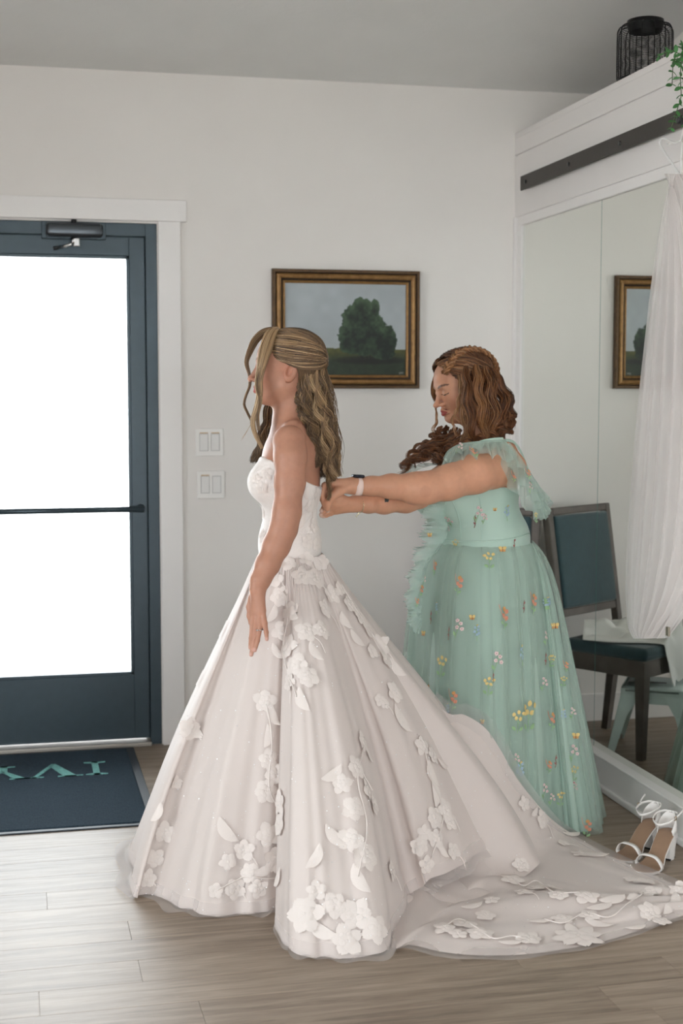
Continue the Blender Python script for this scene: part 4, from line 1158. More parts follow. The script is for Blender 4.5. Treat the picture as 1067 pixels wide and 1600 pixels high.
# legs and feet under the skirt
g0 = base1
for s in (-1, 1):
    hip = bl(455, 945, s * .05); kn = g0 + lb * s * .08 + UP * .47; an = g0 + lb * s * .075 + UP * .08 - fb * .03
    B1.chain([hip, kn, an], [.058, .052, .036], .03); B1.cone(an - UP * .04, an + fb * .15 - UP * .058, .034, .022, .02)
def col1(V):
    c = np.repeat(SK1[None, :], len(V), 0)
    fr = np.clip(vnoise(V * 330, 4) - .62, 0, 1)[:, None] * .45; c = c * (1 - fr * np.array([[.5, .8, 1.0]]))
    c = head_colors(V, H1, SK1, np.array(srgb(176, 98, 92)[:3]), np.array(srgb(112, 80, 58)[:3]), c)
    for k, pts in fing.items():                                # paler nails
        tip = b(*pts[-1]); d = np.linalg.norm(V - tip, axis=1); w = np.clip(1.25 - d / .0085, 0, .7)[:, None]
        c = c * (1 - w) + np.array([[.62, .38, .33]]) * w
    return c
skin_mesh('body', B1, .0026, M_skin1, bride, col1)
tube('eyelashes', spline(np.array([H1(.080, .0160, -.0125), H1(.087, .024, -.0165), H1(.087, .032, -.0172), H1(.081, .041, -.0145), H1(.070, .049, -.0095)]), 16), .0013, M_black, bride, 6)
tube('ring', [b(405.6, 984, .296) + .0105 * (math.cos(t) * CR + math.sin(t) * CFH) for t in np.linspace(0, 2 * PI, 20)], .0012, M_chrome, bride, 6)
Mb = Geo(); Mb.add(*lathe_geo([(0, -.003), (.003, -.001), (.0032, .001), (.0018, .0028), (0, .003)], 10, b(402, 985, .309))); Mb.build('ring_stone', M_chrome, bride)

# ---- gown: bodice
M_gown = mat('ivory_tulle', srgb(222, 210, 204), 0.65, sheen=0.25, trans=0.2, bump=0.12, bscale=700)
M_lace = mat('ivory_lace', srgb(231, 221, 215), 0.65, sheen=0.1, trans=0.15, bump=0.25, bscale=500)
M_bod = mat('ivory_corset', srgb(226, 217, 212), 0.6, sheen=0.2, bump=0.55, bscale=130)
T1 = torso1(Body()); ctr1 = b(453, 740)
z718 = b(410, 717)[2]; z762 = b(497, 764)[2]
def bod_fn(X):
    d = T1.ev(X) - .0075
    f = (X - ctr1) @ fb; l = np.abs((X - ctr1) @ lb)
    t = np.clip((.045 - f) / .15, 0, 1)
    cut = z718 + .010 * np.exp(-((l - .062) / .03) ** 2) * (f > .03) - .012 * np.exp(-(l / .025) ** 2) * (f > .03) + (z762 - z718) * t
    zb = b(453, 905)[2]
    return np.maximum(np.maximum(d, (X[:, 2] - cut) * .9), zb - X[:, 2])
lo, hi = T1.bounds()
bod = skin_mesh('gown_bodice', None, .004, M_bod, bride, None, bod_fn, np.array([lo[0], lo[1], b(453, 905)[2] - .01]), np.array([hi[0], hi[1], z718 + .04]), 1)

# ---- gown: skirt. Spokes run from the waist to places of the hem on the floor
wc = bl(454, 866, 0)
def waist(ang):      # ang measured in the ground plane: 0 = image right, 90 = toward the viewer
    a = math.radians(ang); d = CR * math.cos(a) - CFH * math.sin(a)
    f_, l_ = d @ fb, d @ lb; r = 1 / math.sqrt((f_ / .099) ** 2 + (l_ / .115) ** 2)
    return wc + d * r
def spoke(hx, hy, hz=.006, bulge=.07, n=7, mid=None, hem_pt=None):
    h = onfloor(hx, hy, hz) if hem_pt is None else np.array(hem_pt, float)
    d = h - wc; ang = math.degrees(math.atan2(-(d @ CFH), d @ CR)); w0 = waist(ang)
    pts = [w0]
    for i in range(1, n):
        t = i / n; s = t + bulge * math.sin(PI * t) * (1 - .35 * t) * 1.6 - .015 * math.sin(2 * PI * t)
        pts.append(np.array([w0[0] + (h[0] - w0[0]) * s, w0[1] + (h[1] - w0[1]) * s, w0[2] + (h[2] - w0[2]) * t]))
    pts.append(h); return pts
hem = [(212, 1318), (206, 1362), (209, 1402), (238, 1398), (285, 1420), (335, 1429), (395, 1428), (436, 1419), (455, 1385), (428, 1446), (452, 1478), (488, 1497), (532, 1496), (590, 1488), (622, 1450), (640, 1398),
       (672, 1378), (720, 1350), (765, 1315), (793, 1284), (792, 1268), (745, 1264), (650, 1266), (545, 1270), (430, 1274), (325, 1282), (245, 1296)]
bul = [.05] * 16 + [.035] * 11
hz_ = [.006] * 15 + [.02, .06, .085, .09, .085, .05] + [.006] * 6
spk = [spoke(x, y, z, bu) for (x, y), bu, z in zip(hem, bul, hz_)]
def gfold(ph, t):
    env = t ** 1.2
    a = .007 * np.sin(2 * PI * (19 * ph + .3) + t) + .0025 * np.sin(2 * PI * (43 * ph + .1) + 1.5 * t) + .012 * np.sin(2 * PI * 9 * ph + 2 * t)
    g = .0015 * np.sin(2 * PI * 60 * ph) * np.exp(-((t - .03) / .08) ** 2)
    return a * env * (1 - .4 * np.clip((t - .92) / .08, 0, 1)) + g
NP, NT = 420, 120
Gs = spoke_sheet(spk, NP, NT, True, gfold)
for j in range(84, NT):                                   # the hem wanders where it meets the floor
    k = ((j - 84) / (NT - 85)) ** 2; a_ = np.linspace(0, 2 * PI, NP, endpoint=False); d_ = Gs[:, j, :2] - wc[:2]; d_ /= np.linalg.norm(d_, axis=1)[:, None]
    Gs[:, j, :2] += d_ * (k * (.009 * np.sin(11 * a_ + 1) + .006 * np.sin(23 * a_) + .003 * np.sin(41 * a_ + 2)))[:, None]
GOWN = Surf()
skirt = mesh('gown_skirt', Gs.reshape(-1, 3), grid_faces(NP, NT, True), M_gown, bride); GOWN.add(skirt, Gs, True)
# fold of the train that shows beside the skirt, lying on the train
def along(*pts): return [np.array(p, float) for p in pts]
R_ = lambda px, py, z: onfloor(px, py, z)
def tuck(hx, hy, hz, inner=.80, zi=.10):
    """a spoke that stays under the skirt and then runs out along the floor"""
    h = onfloor(hx, hy, hz); d = h - wc; ang = math.degrees(math.atan2(-(d @ CFH), d @ CR)); w0 = waist(ang)
    q = np.array([wc[0] + (h[0] - wc[0]) * inner, wc[1] + (h[1] - wc[1]) * inner, zi]); m_ = q * .93 + h * .07 - UP * .02
    return [w0 * (1 - t) + q * t for t in np.linspace(0, 1, 6)] + [q * .5 + h * .5 + UP * .0, h]
fold_sp = [tuck(600, 1330, .012, .6, .04), tuck(640, 1412, .012, .6, .04), tuck(690, 1416, .014, .6, .04), tuck(735, 1408, .016, .6, .04), tuck(780, 1391, .018, .62, .05), tuck(822, 1368, .022, .7, .08), spoke(842, 1345, .03, .0), spoke(836, 1312, .035, .0), spoke(808, 1290, .03, .0), spoke(765, 1282, .02, .0)]
Gf = spoke_sheet(fold_sp, 120, 90, False, lambda ph, t: (.006 * np.sin(2 * PI * 4 * ph + 2 * t) + .003 * np.sin(2 * PI * 9 * ph)) * t ** 1.5)
Gf[:, :, :] -= (grid_normals(Gf, False) * 0)
fo = mesh('gown_fold', Gf.reshape(-1, 3), grid_faces(120, 90), M_gown, bride); GOWN.add(fo, Gf, False)
# the train: from the back of the waist down over the floor to the right
def train_spoke(pts): return [bl(500, 880, 0)] + pts
tr = []
edge_back = [atH(600, 1010, 4.44), atH(690, 1108, 4.47), atH(725, 1117, 4.47), atH(757, 1137, 4.46), atH(780, 1169, 4.46), atH(804, 1212, 4.47), atH(832, 1250, 4.49), atH(858, 1279, 4.53), atH(886, 1300, 4.60), R_(940, 1330, .012), R_(1000, 1358, .008), R_(1067, 1387, .006), R_(1130, 1412, .006)]
edge_front = [atH(600, 1150, 4.0), R_(620, 1400, .006), R_(612, 1478, .006), R_(640, 1476, .006), R_(690, 1487, .006), R_(750, 1493, .006), R_(820, 1491, .006), R_(880, 1483, .006), R_(940, 1471, .006), R_(1000, 1453, .006), R_(1067, 1430, .006), R_(1130, 1416, .006)]
eb = spline(np.array(edge_back), 110); ef = spline(np.array(edge_front), 110)
nV = 90; s_ = np.linspace(0, 1, nV)
Gt = eb[:, None, :] * (1 - s_)[None, :, None] + ef[:, None, :] * s_[None, :, None]
tt = np.linspace(0, 1, 110)[:, None]
rip = .014 * np.sin(7 * s_[None, :] + 5 * tt) + .010 * np.sin(13 * s_[None, :] - 9 * tt) + .006 * np.sin(29 * s_[None, :] + 14 * tt)
rip = np.maximum(rip, -.004) * np.sin(PI * np.clip(s_, .02, .98))[None, :] ** .5 + .010 * np.sin(PI * s_)[None, :]
Gt[:, :, 2] = eb[:, 2:3] * (1 - s_)[None, :] ** 3.2 + .006 * s_[None, :] + rip
Gt[:, :, 2] = np.maximum(Gt[:, :, 2], .005)
trn = mesh('gown_train', Gt.reshape(-1, 3), grid_faces(110, nV), M_gown, bride); GOWN.add(trn, Gt, False)
# sheer outer net that runs out past the hem
M_net = sheer('sheer_net', srgb(236, 230, 228), 0.22, 0.4, edge=.25)
def widen(G, closed, out, hem_out):
    c = np.array([wc[0], wc[1]]); Q = G.copy(); d = Q[:, :, :2] - c; L = np.linalg.norm(d, axis=2)[:, :, None] + 1e-6
    t = np.linspace(0, 1, G.shape[1])[None, :, None]
    Q[:, :, :2] += d / L * (out * np.minimum(1, t * 4) + hem_out * np.clip((t - .86) / .14, 0, 1)); Q[:, :, 2] = np.maximum(.004, Q[:, :, 2] + .0 ); return Q
dh = Gs[:, -1, :2] - wc[:2]; dh /= np.linalg.norm(dh, axis=1)[:, None]; an_ = np.linspace(0, 2 * PI, NP, endpoint=False)
Gn = [Gs[:, -5] + np.c_[dh * .003, 0 * an_], Gs[:, -3] + np.c_[dh * .006, 0 * an_]]
for k_ in range(1, 7):
    o_ = (.036 + .012 * np.sin(9 * an_) + .006 * np.sin(21 * an_ + 1)) * k_ / 6
    Gn.append(Gs[:, -1] + np.c_[dh * o_[:, None], (.0045 + .003 * np.sin(33 * an_)) * np.ones(NP) - (Gs[:, -1, 2] - .006) * .3 * k_ / 6])
Gn = np.stack(Gn, 1); mesh('net_overlay', Gn.reshape(-1, 3), grid_faces(NP, Gn.shape[1], True), M_net, bride)
Gh = np.concatenate([ef[10:, None, :] + (ef[10:] - eb[10:])[:, None, :] * k / np.linalg.norm(ef[10:] - eb[10:], axis=1)[:, None, None] for k in np.linspace(-.05, .035, 8)], 1)
Gh[:, :, 2] = .0075 + .002 * np.sin(np.linspace(0, 60, Gh.shape[0]))[:, None]
mesh('net_hem', Gh.reshape(-1, 3), grid_faces(Gh.shape[0], 8), M_net, bride)
Gb = np.concatenate([eb[16:, None, :] + (eb[16:] - ef[16:])[:, None, :] * k / np.linalg.norm(ef[16:] - eb[16:], axis=1)[:, None, None] for k in np.linspace(-.04, .04, 8)], 1)
Gb[:, :, 2] += .004
mesh('net_hem', Gb.reshape(-1, 3), grid_faces(Gb.shape[0], 8), M_net, bride)
GOWN.add_mesh(bod)
# ---- lace appliques: (px, py, radius in px, petals or 'l' leaf, turn)
lace = [(440, 932, 15, 6, .2), (456, 958, 17, 5, .8), (470, 902, 15, 5, .1), (492, 905, 16, 6, .5), (440, 985, 15, 5, .9), (452, 1012, 17, 6, .3), (478, 988, 16, 5, 0), (502, 985, 14, 6, .6), (518, 928, 15, 5, .4), (506, 952, 16, 5, 1.), (462, 1040, 17, 5, .2), (480, 1058, 15, 6, .7), (455, 1066, 13, 5, .1), (470, 1096, 16, 'l', -1.1), (430, 905, 13, 5, .3), (448, 880, 12, 5, .6), (478, 874, 12, 5, .2), (500, 880, 12, 6, .2), (428, 960, 12, 'l', 1.2), (490, 1020, 14, 'l', -1.2), (432, 1020, 12, 'l', -.9),
        (545, 945, 15, 5, .2), (560, 962, 16, 6, .8), (574, 984, 18, 5, .1), (592, 1008, 17, 6, .5), (602, 1032, 14, 5, .9), (580, 1018, 12, 5, .3), (618, 1046, 16, 'l', -.8), (538, 972, 13, 'l', -1.1), (556, 1000, 14, 'l', -.9), (530, 920, 12, 5, .3), (616, 1082, 17, 6, .2), (592, 1094, 9, 5, .4), (600, 1100, 8, 5, .1), (625, 1126, 20, 'l', -1.25),
        (414, 1096, 16, 5, .2), (424, 1118, 15, 'l', -1.2), (420, 1150, 14, 'l', 1.4), (418, 1186, 14, 5, .4), (428, 1208, 15, 5, .9), (414, 1236, 16, 6, .1), (438, 1254, 17, 5, .5), (440, 1280, 15, 'l', .9), (419, 1304, 17, 5, .7), (438, 1288, 16, 6, .2), (380, 1327, 15, 5, .3), (356, 1346, 12, 5, .8), (391, 1364, 14, 6, .1), (414, 1360, 14, 'l', .5), (428, 1344, 18, 6, .6), (337, 1392, 11, 5, .2), (365, 1388, 15, 5, .7), (436, 1374, 14, 'l', 1.0), (352, 1300, 18, 'l', -.9), (496, 1340, 15, 'l', 1.2), (402, 1388, 13, 5, .5),
        (565, 1160, 15, 5, .2), (556, 1200, 16, 6, .8), (520, 1212, 15, 'l', .5), (534, 1226, 13, 5, .5), (572, 1234, 16, 5, .5), (552, 1264, 17, 5, .9), (582, 1258, 14, 6, .3), (522, 1310, 17, 'l', -.8), (548, 1312, 16, 5, .1), (570, 1338, 19, 6, .6), (610, 1360, 16, 5, .2), (560, 1376, 18, 'l', -1.), (477, 1428, 22, 6, .2), (522, 1414, 17, 5, .8), (556, 1430, 20, 6, .1), (541, 1470, 20, 5, .5), (586, 1452, 18, 5, .9), (492, 1392, 13, 5, .3), (503, 1456, 18, 'l', -.4), (574, 1180, 13, 'l', -1.2),
        (658, 1166, 15, 5, .2), (674, 1180, 13, 6, .8), (690, 1196, 12, 'l', -.6), (672, 1210, 17, 'l', -1.4), (680, 1240, 17, 'l', 1.4), (694, 1266, 16, 5, .5), (678, 1278, 16, 6, .9), (702, 1284, 14, 5, .3), (660, 1302, 11, 5, .1), (655, 1322, 13, 6, .6), (680, 1310, 15, 5, .2), (706, 1330, 13, 5, .7), (690, 1330, 12, 'l', -1.), (664, 1352, 13, 5, .2),
        (297, 1140, 17, 6, .4), (365, 941, 14, 5, .4), (376, 912, 12, 5, .1), (351, 985, 12, 'l', 1.2), (358, 962, 12, 5, .6), (314, 1062, 12, 'l', 1.1), (256, 1300, 15, 5, .3), (240, 1340, 14, 5, .8), (248, 1270, 13, 'l', 1.1), (230, 1372, 13, 5, .1), (272, 1222, 10, 5, .2),
        (694, 1370, 18, 6, .4), (718, 1358, 14, 'l', .6), (664, 1388, 12, 5, .2), (680, 1384, 11, 5, .6), (758, 1434, 15, 5, .1), (800, 1376, 17, 5, .5), (814, 1354, 13, 6, .9), (818, 1396, 14, 5, .3), (838, 1390, 15, 6, .1), (872, 1400, 15, 6, .6), (858, 1388, 10, 5, .3), (916, 1402, 18, 5, .2), (817, 1256, 12, 5, .4), (846, 1281, 15, 6, .8), (834, 1270, 10, 'l', .4), (895, 1306, 14, 'l', -.2), (928, 1338, 20, 'l', -.1), (906, 1336, 13, 5, .1), (694, 1452, 16, 5, .2), (726, 1446, 18, 6, .7), (750, 1460, 18, 5, .3), (716, 1462, 12, 5, .3), (826, 1470, 18, 6, .1), (800, 1476, 14, 'l', .2), (903, 1466, 34, 8, .2), (848, 1442, 14, 'l', .2), (878, 1438, 15, 5, .4), (920, 1432, 16, 5, .8), (940, 1420, 17, 'l', .5), (960, 1408, 19, 'l', .2), (936, 1448, 16, 'l', -.2), (1004, 1380, 17, 6, .4), (1018, 1398, 16, 5, .8), (990, 1402, 14, 'l', .6), (1014, 1428, 17, 6, .2), (1032, 1442, 13, 5, .5), (996, 1452, 14, 'l', .4), (1055, 1408, 15, 'l', 1.), (1060, 1390, 14, 5, .3), (985, 1376, 12, 5, .3), (1044, 1426, 12, 'l', 1.2), (768, 1408, 12, 5, .3), (740, 1418, 14, 'l', .5), (880, 1320, 9, 5, .2),
        (418, 740, 9, 5, .2), (408, 762, 9, 5, .5), (485, 790, 11, 6, .3), (490, 822, 11, 5, .8), (480, 846, 11, 5, .1), (472, 815, 10, 'l', 1.2), (412, 800, 9, 'l', 1.3), (410, 838, 10, 5, .4), (495, 772, 9, 5, .7), (494, 850, 10, 6, .7), (478, 772, 9, 'l', -1.2), (400, 748, 8, 5, .2)]
for i, (x, y, r, kind, rot) in enumerate(lace):
    R = r / 2222 * 4.25 * 1.22
    if kind == 'l': gs = [(*leaf_geo(R * 2.2, R * .42, rot, .6), 0)]; nm = 'lace_leaf'
    else:
        gs = [(*flower_geo(R, kind, .40 if kind < 8 else .26, rot, i), 0)]; nm = 'lace_flower'
        if r >= 13: gs.append((*[([(x_, y_, z_ + .0022) for x_, y_, z_ in g_[0]], g_[1]) for g_ in [flower_geo(R * .55, 5, .42, rot + .6, i + 999)]][0], 0))
        if i % 3 == 0 and y < 1400: gs.append((*vine_geo([(0, 0), (R * .9, -R * .9), (R * 1.2, -R * 1.9)], .0022), 0))
    applique(GOWN, x, y, gs, M_lace, nm, .006 if y > 870 else .003)
# vines joining the blossoms
for a in ([(440, 900), (452, 960), (446, 1020), (465, 1090)], [(530, 915), (560, 965), (590, 1010), (618, 1050)], [(416, 1100), (424, 1160), (420, 1230), (440, 1290), (430, 1350)], [(566, 1160), (556, 1220), (570, 1290), (560, 1370)],
          [(660, 1170), (672, 1220), (690, 1270), (672, 1340)], [(340, 1390), (380, 1370), (430, 1370), (470, 1330)], [(694, 1452), (716, 1440), (742, 1452), (770, 1470), (800, 1466), (826, 1472)], [(850, 1440), (880, 1446), (915, 1430), (950, 1436), (985, 1412), (1010, 1396)], [(800, 1376), (818, 1388), (838, 1380), (866, 1398), (905, 1398)]):
    q = spline(np.array(a, float), 30); V = []; last = None
    hs = [GOWN.hit(*p) for p in q]
    hs = [h for h in hs if h is not None]
    seg = [hs[0]]
    for h in hs[1:]:
        if h[2] is seg[-1][2] and (h[0] - seg[-1][0]).length < .06: seg.append(h)
    if len(seg) > 4: tube('lace_vine', [tuple(h[0] + h[1] * .008) for h in seg], .0022, M_lace, seg[0][2], 5)
# sequins
M_seq = mat('clear_sequin', srgb(250, 250, 250), 0.15, coat=1.0)
Vq, Fq = [], []; sr = random.Random(11)
for _ in range(900):
    x, y = sr.uniform(215, 1060), sr.uniform(1000, 1480)
    h = GOWN.hit(x, y)
    if h is None or h[2] is bod: continue
    n = (h[1] + Vector((sr.gauss(0, .5), sr.gauss(0, .5), sr.gauss(0, .5)))).normalized(); u = n.orthogonal().normalized(); v = n.cross(u); p = h[0] + h[1] * .0115; k0 = len(Vq); rr = sr.choice((.0010, .0013, .0018))
    for k in range(6): Vq.append(p + (u * math.cos(k * PI / 3) + v * math.sin(k * PI / 3)) * rr)
    Fq.append(tuple(range(k0, k0 + 6)))
tag(mesh('sequins', np.array([tuple(v) for v in Vq]), Fq, M_seq, bride, smooth=False), kind='stuff')

# ---- hair
M_hair = hair_mat('hair_strands')
dk = [lin(70, 52, 38), lin(88, 66, 46), lin(104, 80, 56)]; md_ = [lin(120, 94, 66), lin(140, 110, 78), lin(104, 80, 56), lin(84, 62, 44)]; hl = [lin(168, 138, 102), lin(186, 156, 120), lin(150, 120, 86), lin(120, 94, 66)]
HB1 = Hair(21); hr = np.random.default_rng(5)
ce, re_ = np.array([-.008, 0, .030]), np.array([.104, .080, .090])
def scalp(dv, lift=0.0):
    dv = np.asarray(dv, float); dv = dv / re_; dv = dv / np.linalg.norm(dv, axis=-1, keepdims=True)
    L = ce + dv * (re_ + lift); return np.stack([H1(*p) for p in L.reshape(-1, 3)]).reshape(L.shape)
G_ = np.array([-.098, .006, .012])
def swept(start, end, sag, n=22, lift=.0):
    t = np.linspace(0, 1, n)[:, None]; p = start * (1 - t) + end * t + np.array(sag) * np.sin(PI * t)
    return scalp(p, np.interp(t[:, 0], [0, .15, .8, 1], [0, .006, .010, .004])[:, None] + lift)
for side in (1, -1):
    st = np.array([(.070, .004, .080), (.074, .016, .066), (.072, .034, .052), (.060, .056, .042), (.048, .068, .026), (.040, .074, .010), (.030, .077, -.002), (.016, .079, -.006), (.0, .08, -.008)])
    for i in range(520):
        u = hr.random() * (len(st) - 1); k = int(u); band_shift = 0; s0 = st[k] * (1 - (u - k)) + st[k + 1] * (u - k); s0 = s0 * np.array([1, side, 1]) + hr.normal(0, .002, 3)
        e0 = G_ + np.array([0, 0, .018 - .036 * u / 8]) + hr.normal(0, .004, 3)
        band = (math.sin(u * 11) * .5 + .5) * .75 + .25 * hr.random()
        cs_ = hl if band > .72 else (md_ if band > .3 else dk)
        HB1.strand(swept(s0, e0, (0, .028 * side, .012 - .030 * u / 8), lift=hr.uniform(-.002, .003)), .0014, np.array(cs_[hr.integers(len(cs_))]) * hr.uniform(.85, 1.15))
    for i in range(330):                                     # crown, from the parting backwards
        x0 = hr.uniform(-.05, .07); s0 = np.array([x0, .003 * side, .1])
        e0 = G_ + np.array([0, .012 * side, .03]) + hr.normal(0, .006, 3)
        HB1.strand(swept(s0, e0, (.0, .055 * side * hr.random(), .03), lift=hr.uniform(.0, .006)), .0014, np.array((md_ if hr.random() < .6 else dk)[hr.integers(3)]) * hr.uniform(.85, 1.1))
    for i in range(260):                                     # under layer below the gather, falling at the nape
        a = hr.uniform(.0, 1.); s0 = np.array([-.02 - .07 * a, side * (.078 - .03 * a), -.008 + .01 * a]); e0 = s0 + np.array([-.015, -side * .012, -.09])
        HB1.strand(swept(s0, e0, (-.01, 0, 0)), .0014, np.array(dk[hr.integers(3)]))
# twisted tie at the back and the long waves
tie = b(500, 548)
HB1.lock([b(494, 538, .03), b(502, 548, .0), b(503, 566, .015), b(500, 590, .03)], [.012, .008, .011, .014], 60, .0013, hl, frizz=.0008)
tails = [([(478, 570, .05), (480, 600, .062), (482, 640, .062), (494, 680, .055), (504, 720, .05), (503, 752, .06)], md_, .7), ([(486, 562, .045), (492, 600, .055), (500, 645, .05), (511, 690, .045), (512, 725, .05), (520, 750, .05)], hl, .8), ([(494, 556, .03), (500, 600, .04), (506, 640, .035), (519, 680, .03), (520, 715, .03), (513, 756, .03)], md_, .8),
         ([(498, 552, .0), (503, 595, .0), (510, 640, .0), (521, 690, .0), (526, 730, .0), (521, 752, .0)], hl, .7), ([(492, 560, -.02), (496, 605, -.02), (504, 650, -.025), (515, 700, -.03), (512, 745, -.03)], dk, .8), ([(484, 570, -.04), (488, 610, -.045), (496, 660, -.05), (505, 710, -.055), (505, 748, -.055)], dk, .8),
         ([(474, 585, .055), (474, 615, .066), (478, 650, .066), (488, 690, .06), (497, 730, .058)], dk, .7), ([(470, 592, .05), (471, 615, .055), (474, 640, .055), (484, 668, .055)], dk, .6), ([(480, 600, .0), (484, 640, .0), (494, 690, .0), (502, 740, .0)], dk, 1.0), ([(500, 552, .02), (505, 600, .03), (513, 650, .025), (524, 700, .02), (528, 735, .02), (516, 748, .03)], hl, .5)]
for g, cs_, sc_ in tails:
    gp = np.array([b(*p) for p in g])
    for q in range(5):
        o_ = hr.normal(0, .0065 * sc_, 3); le = hr.uniform(.86, 1.06); gg = spline(gp + o_, 20)
        gg = np.concatenate([gg, gg[-1:] + (gg[-1] - gg[-2]) * 2])[:int(20 * le)]
        HB1.lock(gg[::3] if len(gg) % 3 == 1 else np.concatenate([gg[::3], gg[-1:]]), [.008 * sc_, .011 * sc_, .011 * sc_, .010 * sc_, .008 * sc_, .002], 34, .0012, cs_ if hr.random() < .75 else (hl, md_, dk)[hr.integers(3)], wave=hr.uniform(.009, .016), freq=hr.uniform(2.8, 3.8), npts=34, frizz=.0012)
for _ in range(26):
    x = hr.uniform(500, 522); HB1.lock([b(x - 14, 570, .02), b(x, 620, .03), b(x + hr.uniform(2, 12), 680, .03), b(x + hr.uniform(4, 18), 740, .02)], [.002, .004], 2, .0006, md_, wave=.008, freq=2.0, npts=26)
# front tendrils
HB1.lock([b(434, 514, .012), b(425, 521, .045), b(417, 540, .064), b(410, 565, .078), b(405, 592, .080), b(405, 618, .076), b(400, 640, .076), b(395, 658, .076), b(399, 678, .076), b(410, 700, .076)], [.006, .016, .020, .016, .011, .010, .008, .007, .006, .003], 190, .0011, hl, npts=40, frizz=.0006)
HB1.lock([b(430, 514, .012), b(419, 523, .045), b(413, 545, .066), b(408, 572, .082), b(403, 600, .084), b(406, 625, .08), b(402, 650, .08), b(404, 672, .08)], [.008, .014, .011, .007, .004], 90, .0011, md_ + hl, npts=36, frizz=.0006)
HB1.lock([b(432, 513, .0), b(414, 518, -.01), b(400, 530, -.03), b(391, 547, -.045), b(385, 566, -.05), b(389, 584, -.05), b(390, 602, -.05), b(384, 618, -.05), b(381, 632, -.05), b(386, 644, -.05), b(392, 656, -.05)], [.006, .012, .012, .008, .004, .0035, .003, .002], 110, .001, md_, npts=40, frizz=.0005)
HB1.lock([b(391, 664, -.05), b(384, 676, -.05), b(377, 686, -.05)], [.001, .001], 3, .0006, hl, npts=14)
# hair over the far shoulder
for g in ([(430, 610, -.07), (421, 640, -.09), (417, 670, -.11), (412, 700, -.12), (400, 722, -.12)], [(432, 615, -.075), (424, 650, -.10), (416, 690, -.12), (405, 712, -.12), (403, 728, -.12)], [(428, 612, -.07), (415, 650, -.09), (414, 664, -.1), (406, 690, -.12), (398, 706, -.12), (396, 722, -.12)]):
    HB1.lock([b(*p) for p in g], [.008, .012, .012, .008, .004], 80, .0012, dk + md_[:1], wave=.006, freq=2.5, npts=30)
for i in range(240):                                        # fine hair along the forehead
    pass
tag(HB1.build('hair', M_hair, bride), 'long wavy brown hair with blonde streaks, tied half up')
# ================================================================== the person fastening the gown
HW = 4.78
w_ = lambda px, py, w=0.0: atH(px, py, HW - w)
M_skin2 = mat('skin_warm', (1, 1, 1, 1), 0.48, attr='col', sss=0.12, noise=0.05, nscale=60, spec=.35)
SK2 = np.array(srgb(196, 144, 116)[:3])
fc = atH(765, 1310, HW + .1); base2 = np.array([fc[0], fc[1], 0.0])
wom = tag(empty('person', (0, 0, 0)), 'person in a mint green dress with curly auburn hair, reaching to fasten the white gown', 'person')
fw = turn(22); lw = np.cross(UP, fw); Aw = np.stack([fw, lw, UP])
wl = lambda px, py, l, f=0.0: w_(px, py) + lw * l + fw * f
hf = turn(20, 16); hl_ = np.cross(UP, hf); hl_ /= np.linalg.norm(hl_); hu = np.cross(hf, hl_)
HS = .98
eye = w_(697.5, 614.5, .02); ho = eye - HS * (hf * .080 + hl_ * .032 - hu * .005)
H2 = sframe(ho, hf, hu, HS, (1.0, 1.0, .96))
def torso2(T):
    T.ell(wl(748, 760, 0), (.118, .158, .15), Aw, .04)
    T.ell(wl(754, 728, 0), (.088, .155, .065), Aw, .05)
    T.ell(wl(757, 842, 0), (.140, .160, .13), Aw, .05)
    T.ell(wl(757, 900, 0), (.110, .125, .09), Aw, .03)
    for s in (-1, 1): T.ell(wl(701, 777, s * .080), (.082, .078, .072), Aw, .04)
    return T
B2 = torso2(Body())
B2.cone(wl(764, 704, -.11), wl(764, 704, .11), .040, .040, .04)
add_head(B2, H2, wl(760, 697, 0), rn=.058, nose=1.6, full=1.0)
arm2 = [wl(766, 728, .135), w_(768, 733, .185), w_(742, 740, .235), w_(700, 754, .285), w_(664, 763, .325), w_(648, 763, .335), w_(611, 760, .365), w_(580, 759.5, .385), w_(556, 759, .40)]
B2.chain(arm2, [.056, .061, .062, .054, .049, .047, .036, .0275, .024], .02)
# hand pinching the laces: palm, fingers bent down, thumb below
hwp = w_(552, 759, .402)
palm_pts = {'index': (520, 753, .425), 'middle': (515, 757, .412), 'ring': (514, 761, .398), 'pinky': (517, 765, .385)}
fing2 = {'index': [(520, 753, .425), (507, 758, .432), (503, 773, .432), (507, 788, .43), (511, 796, .43)], 'middle': [(515, 757, .412), (504, 764, .416), (503, 779, .416), (508, 792, .416), (512, 798, .416)],
         'ring': [(514, 761, .398), (506, 769, .40), (507, 782, .40), (513, 791, .40)], 'pinky': [(517, 765, .385), (511, 773, .385), (512, 784, .385), (517, 790, .385)]}
for k, pts in fing2.items():
    q = [w_(*p) for p in pts]; B2.cone(hwp, q[0], .020, .0115, .014); add_finger(B2, q, .0095, .0068)
add_finger(B2, [w_(540, 763, .42), w_(528, 769, .435), w_(519, 776, .44), w_(513, 786, .438), w_(512, 794, .436)], .0145, .0075, .01)
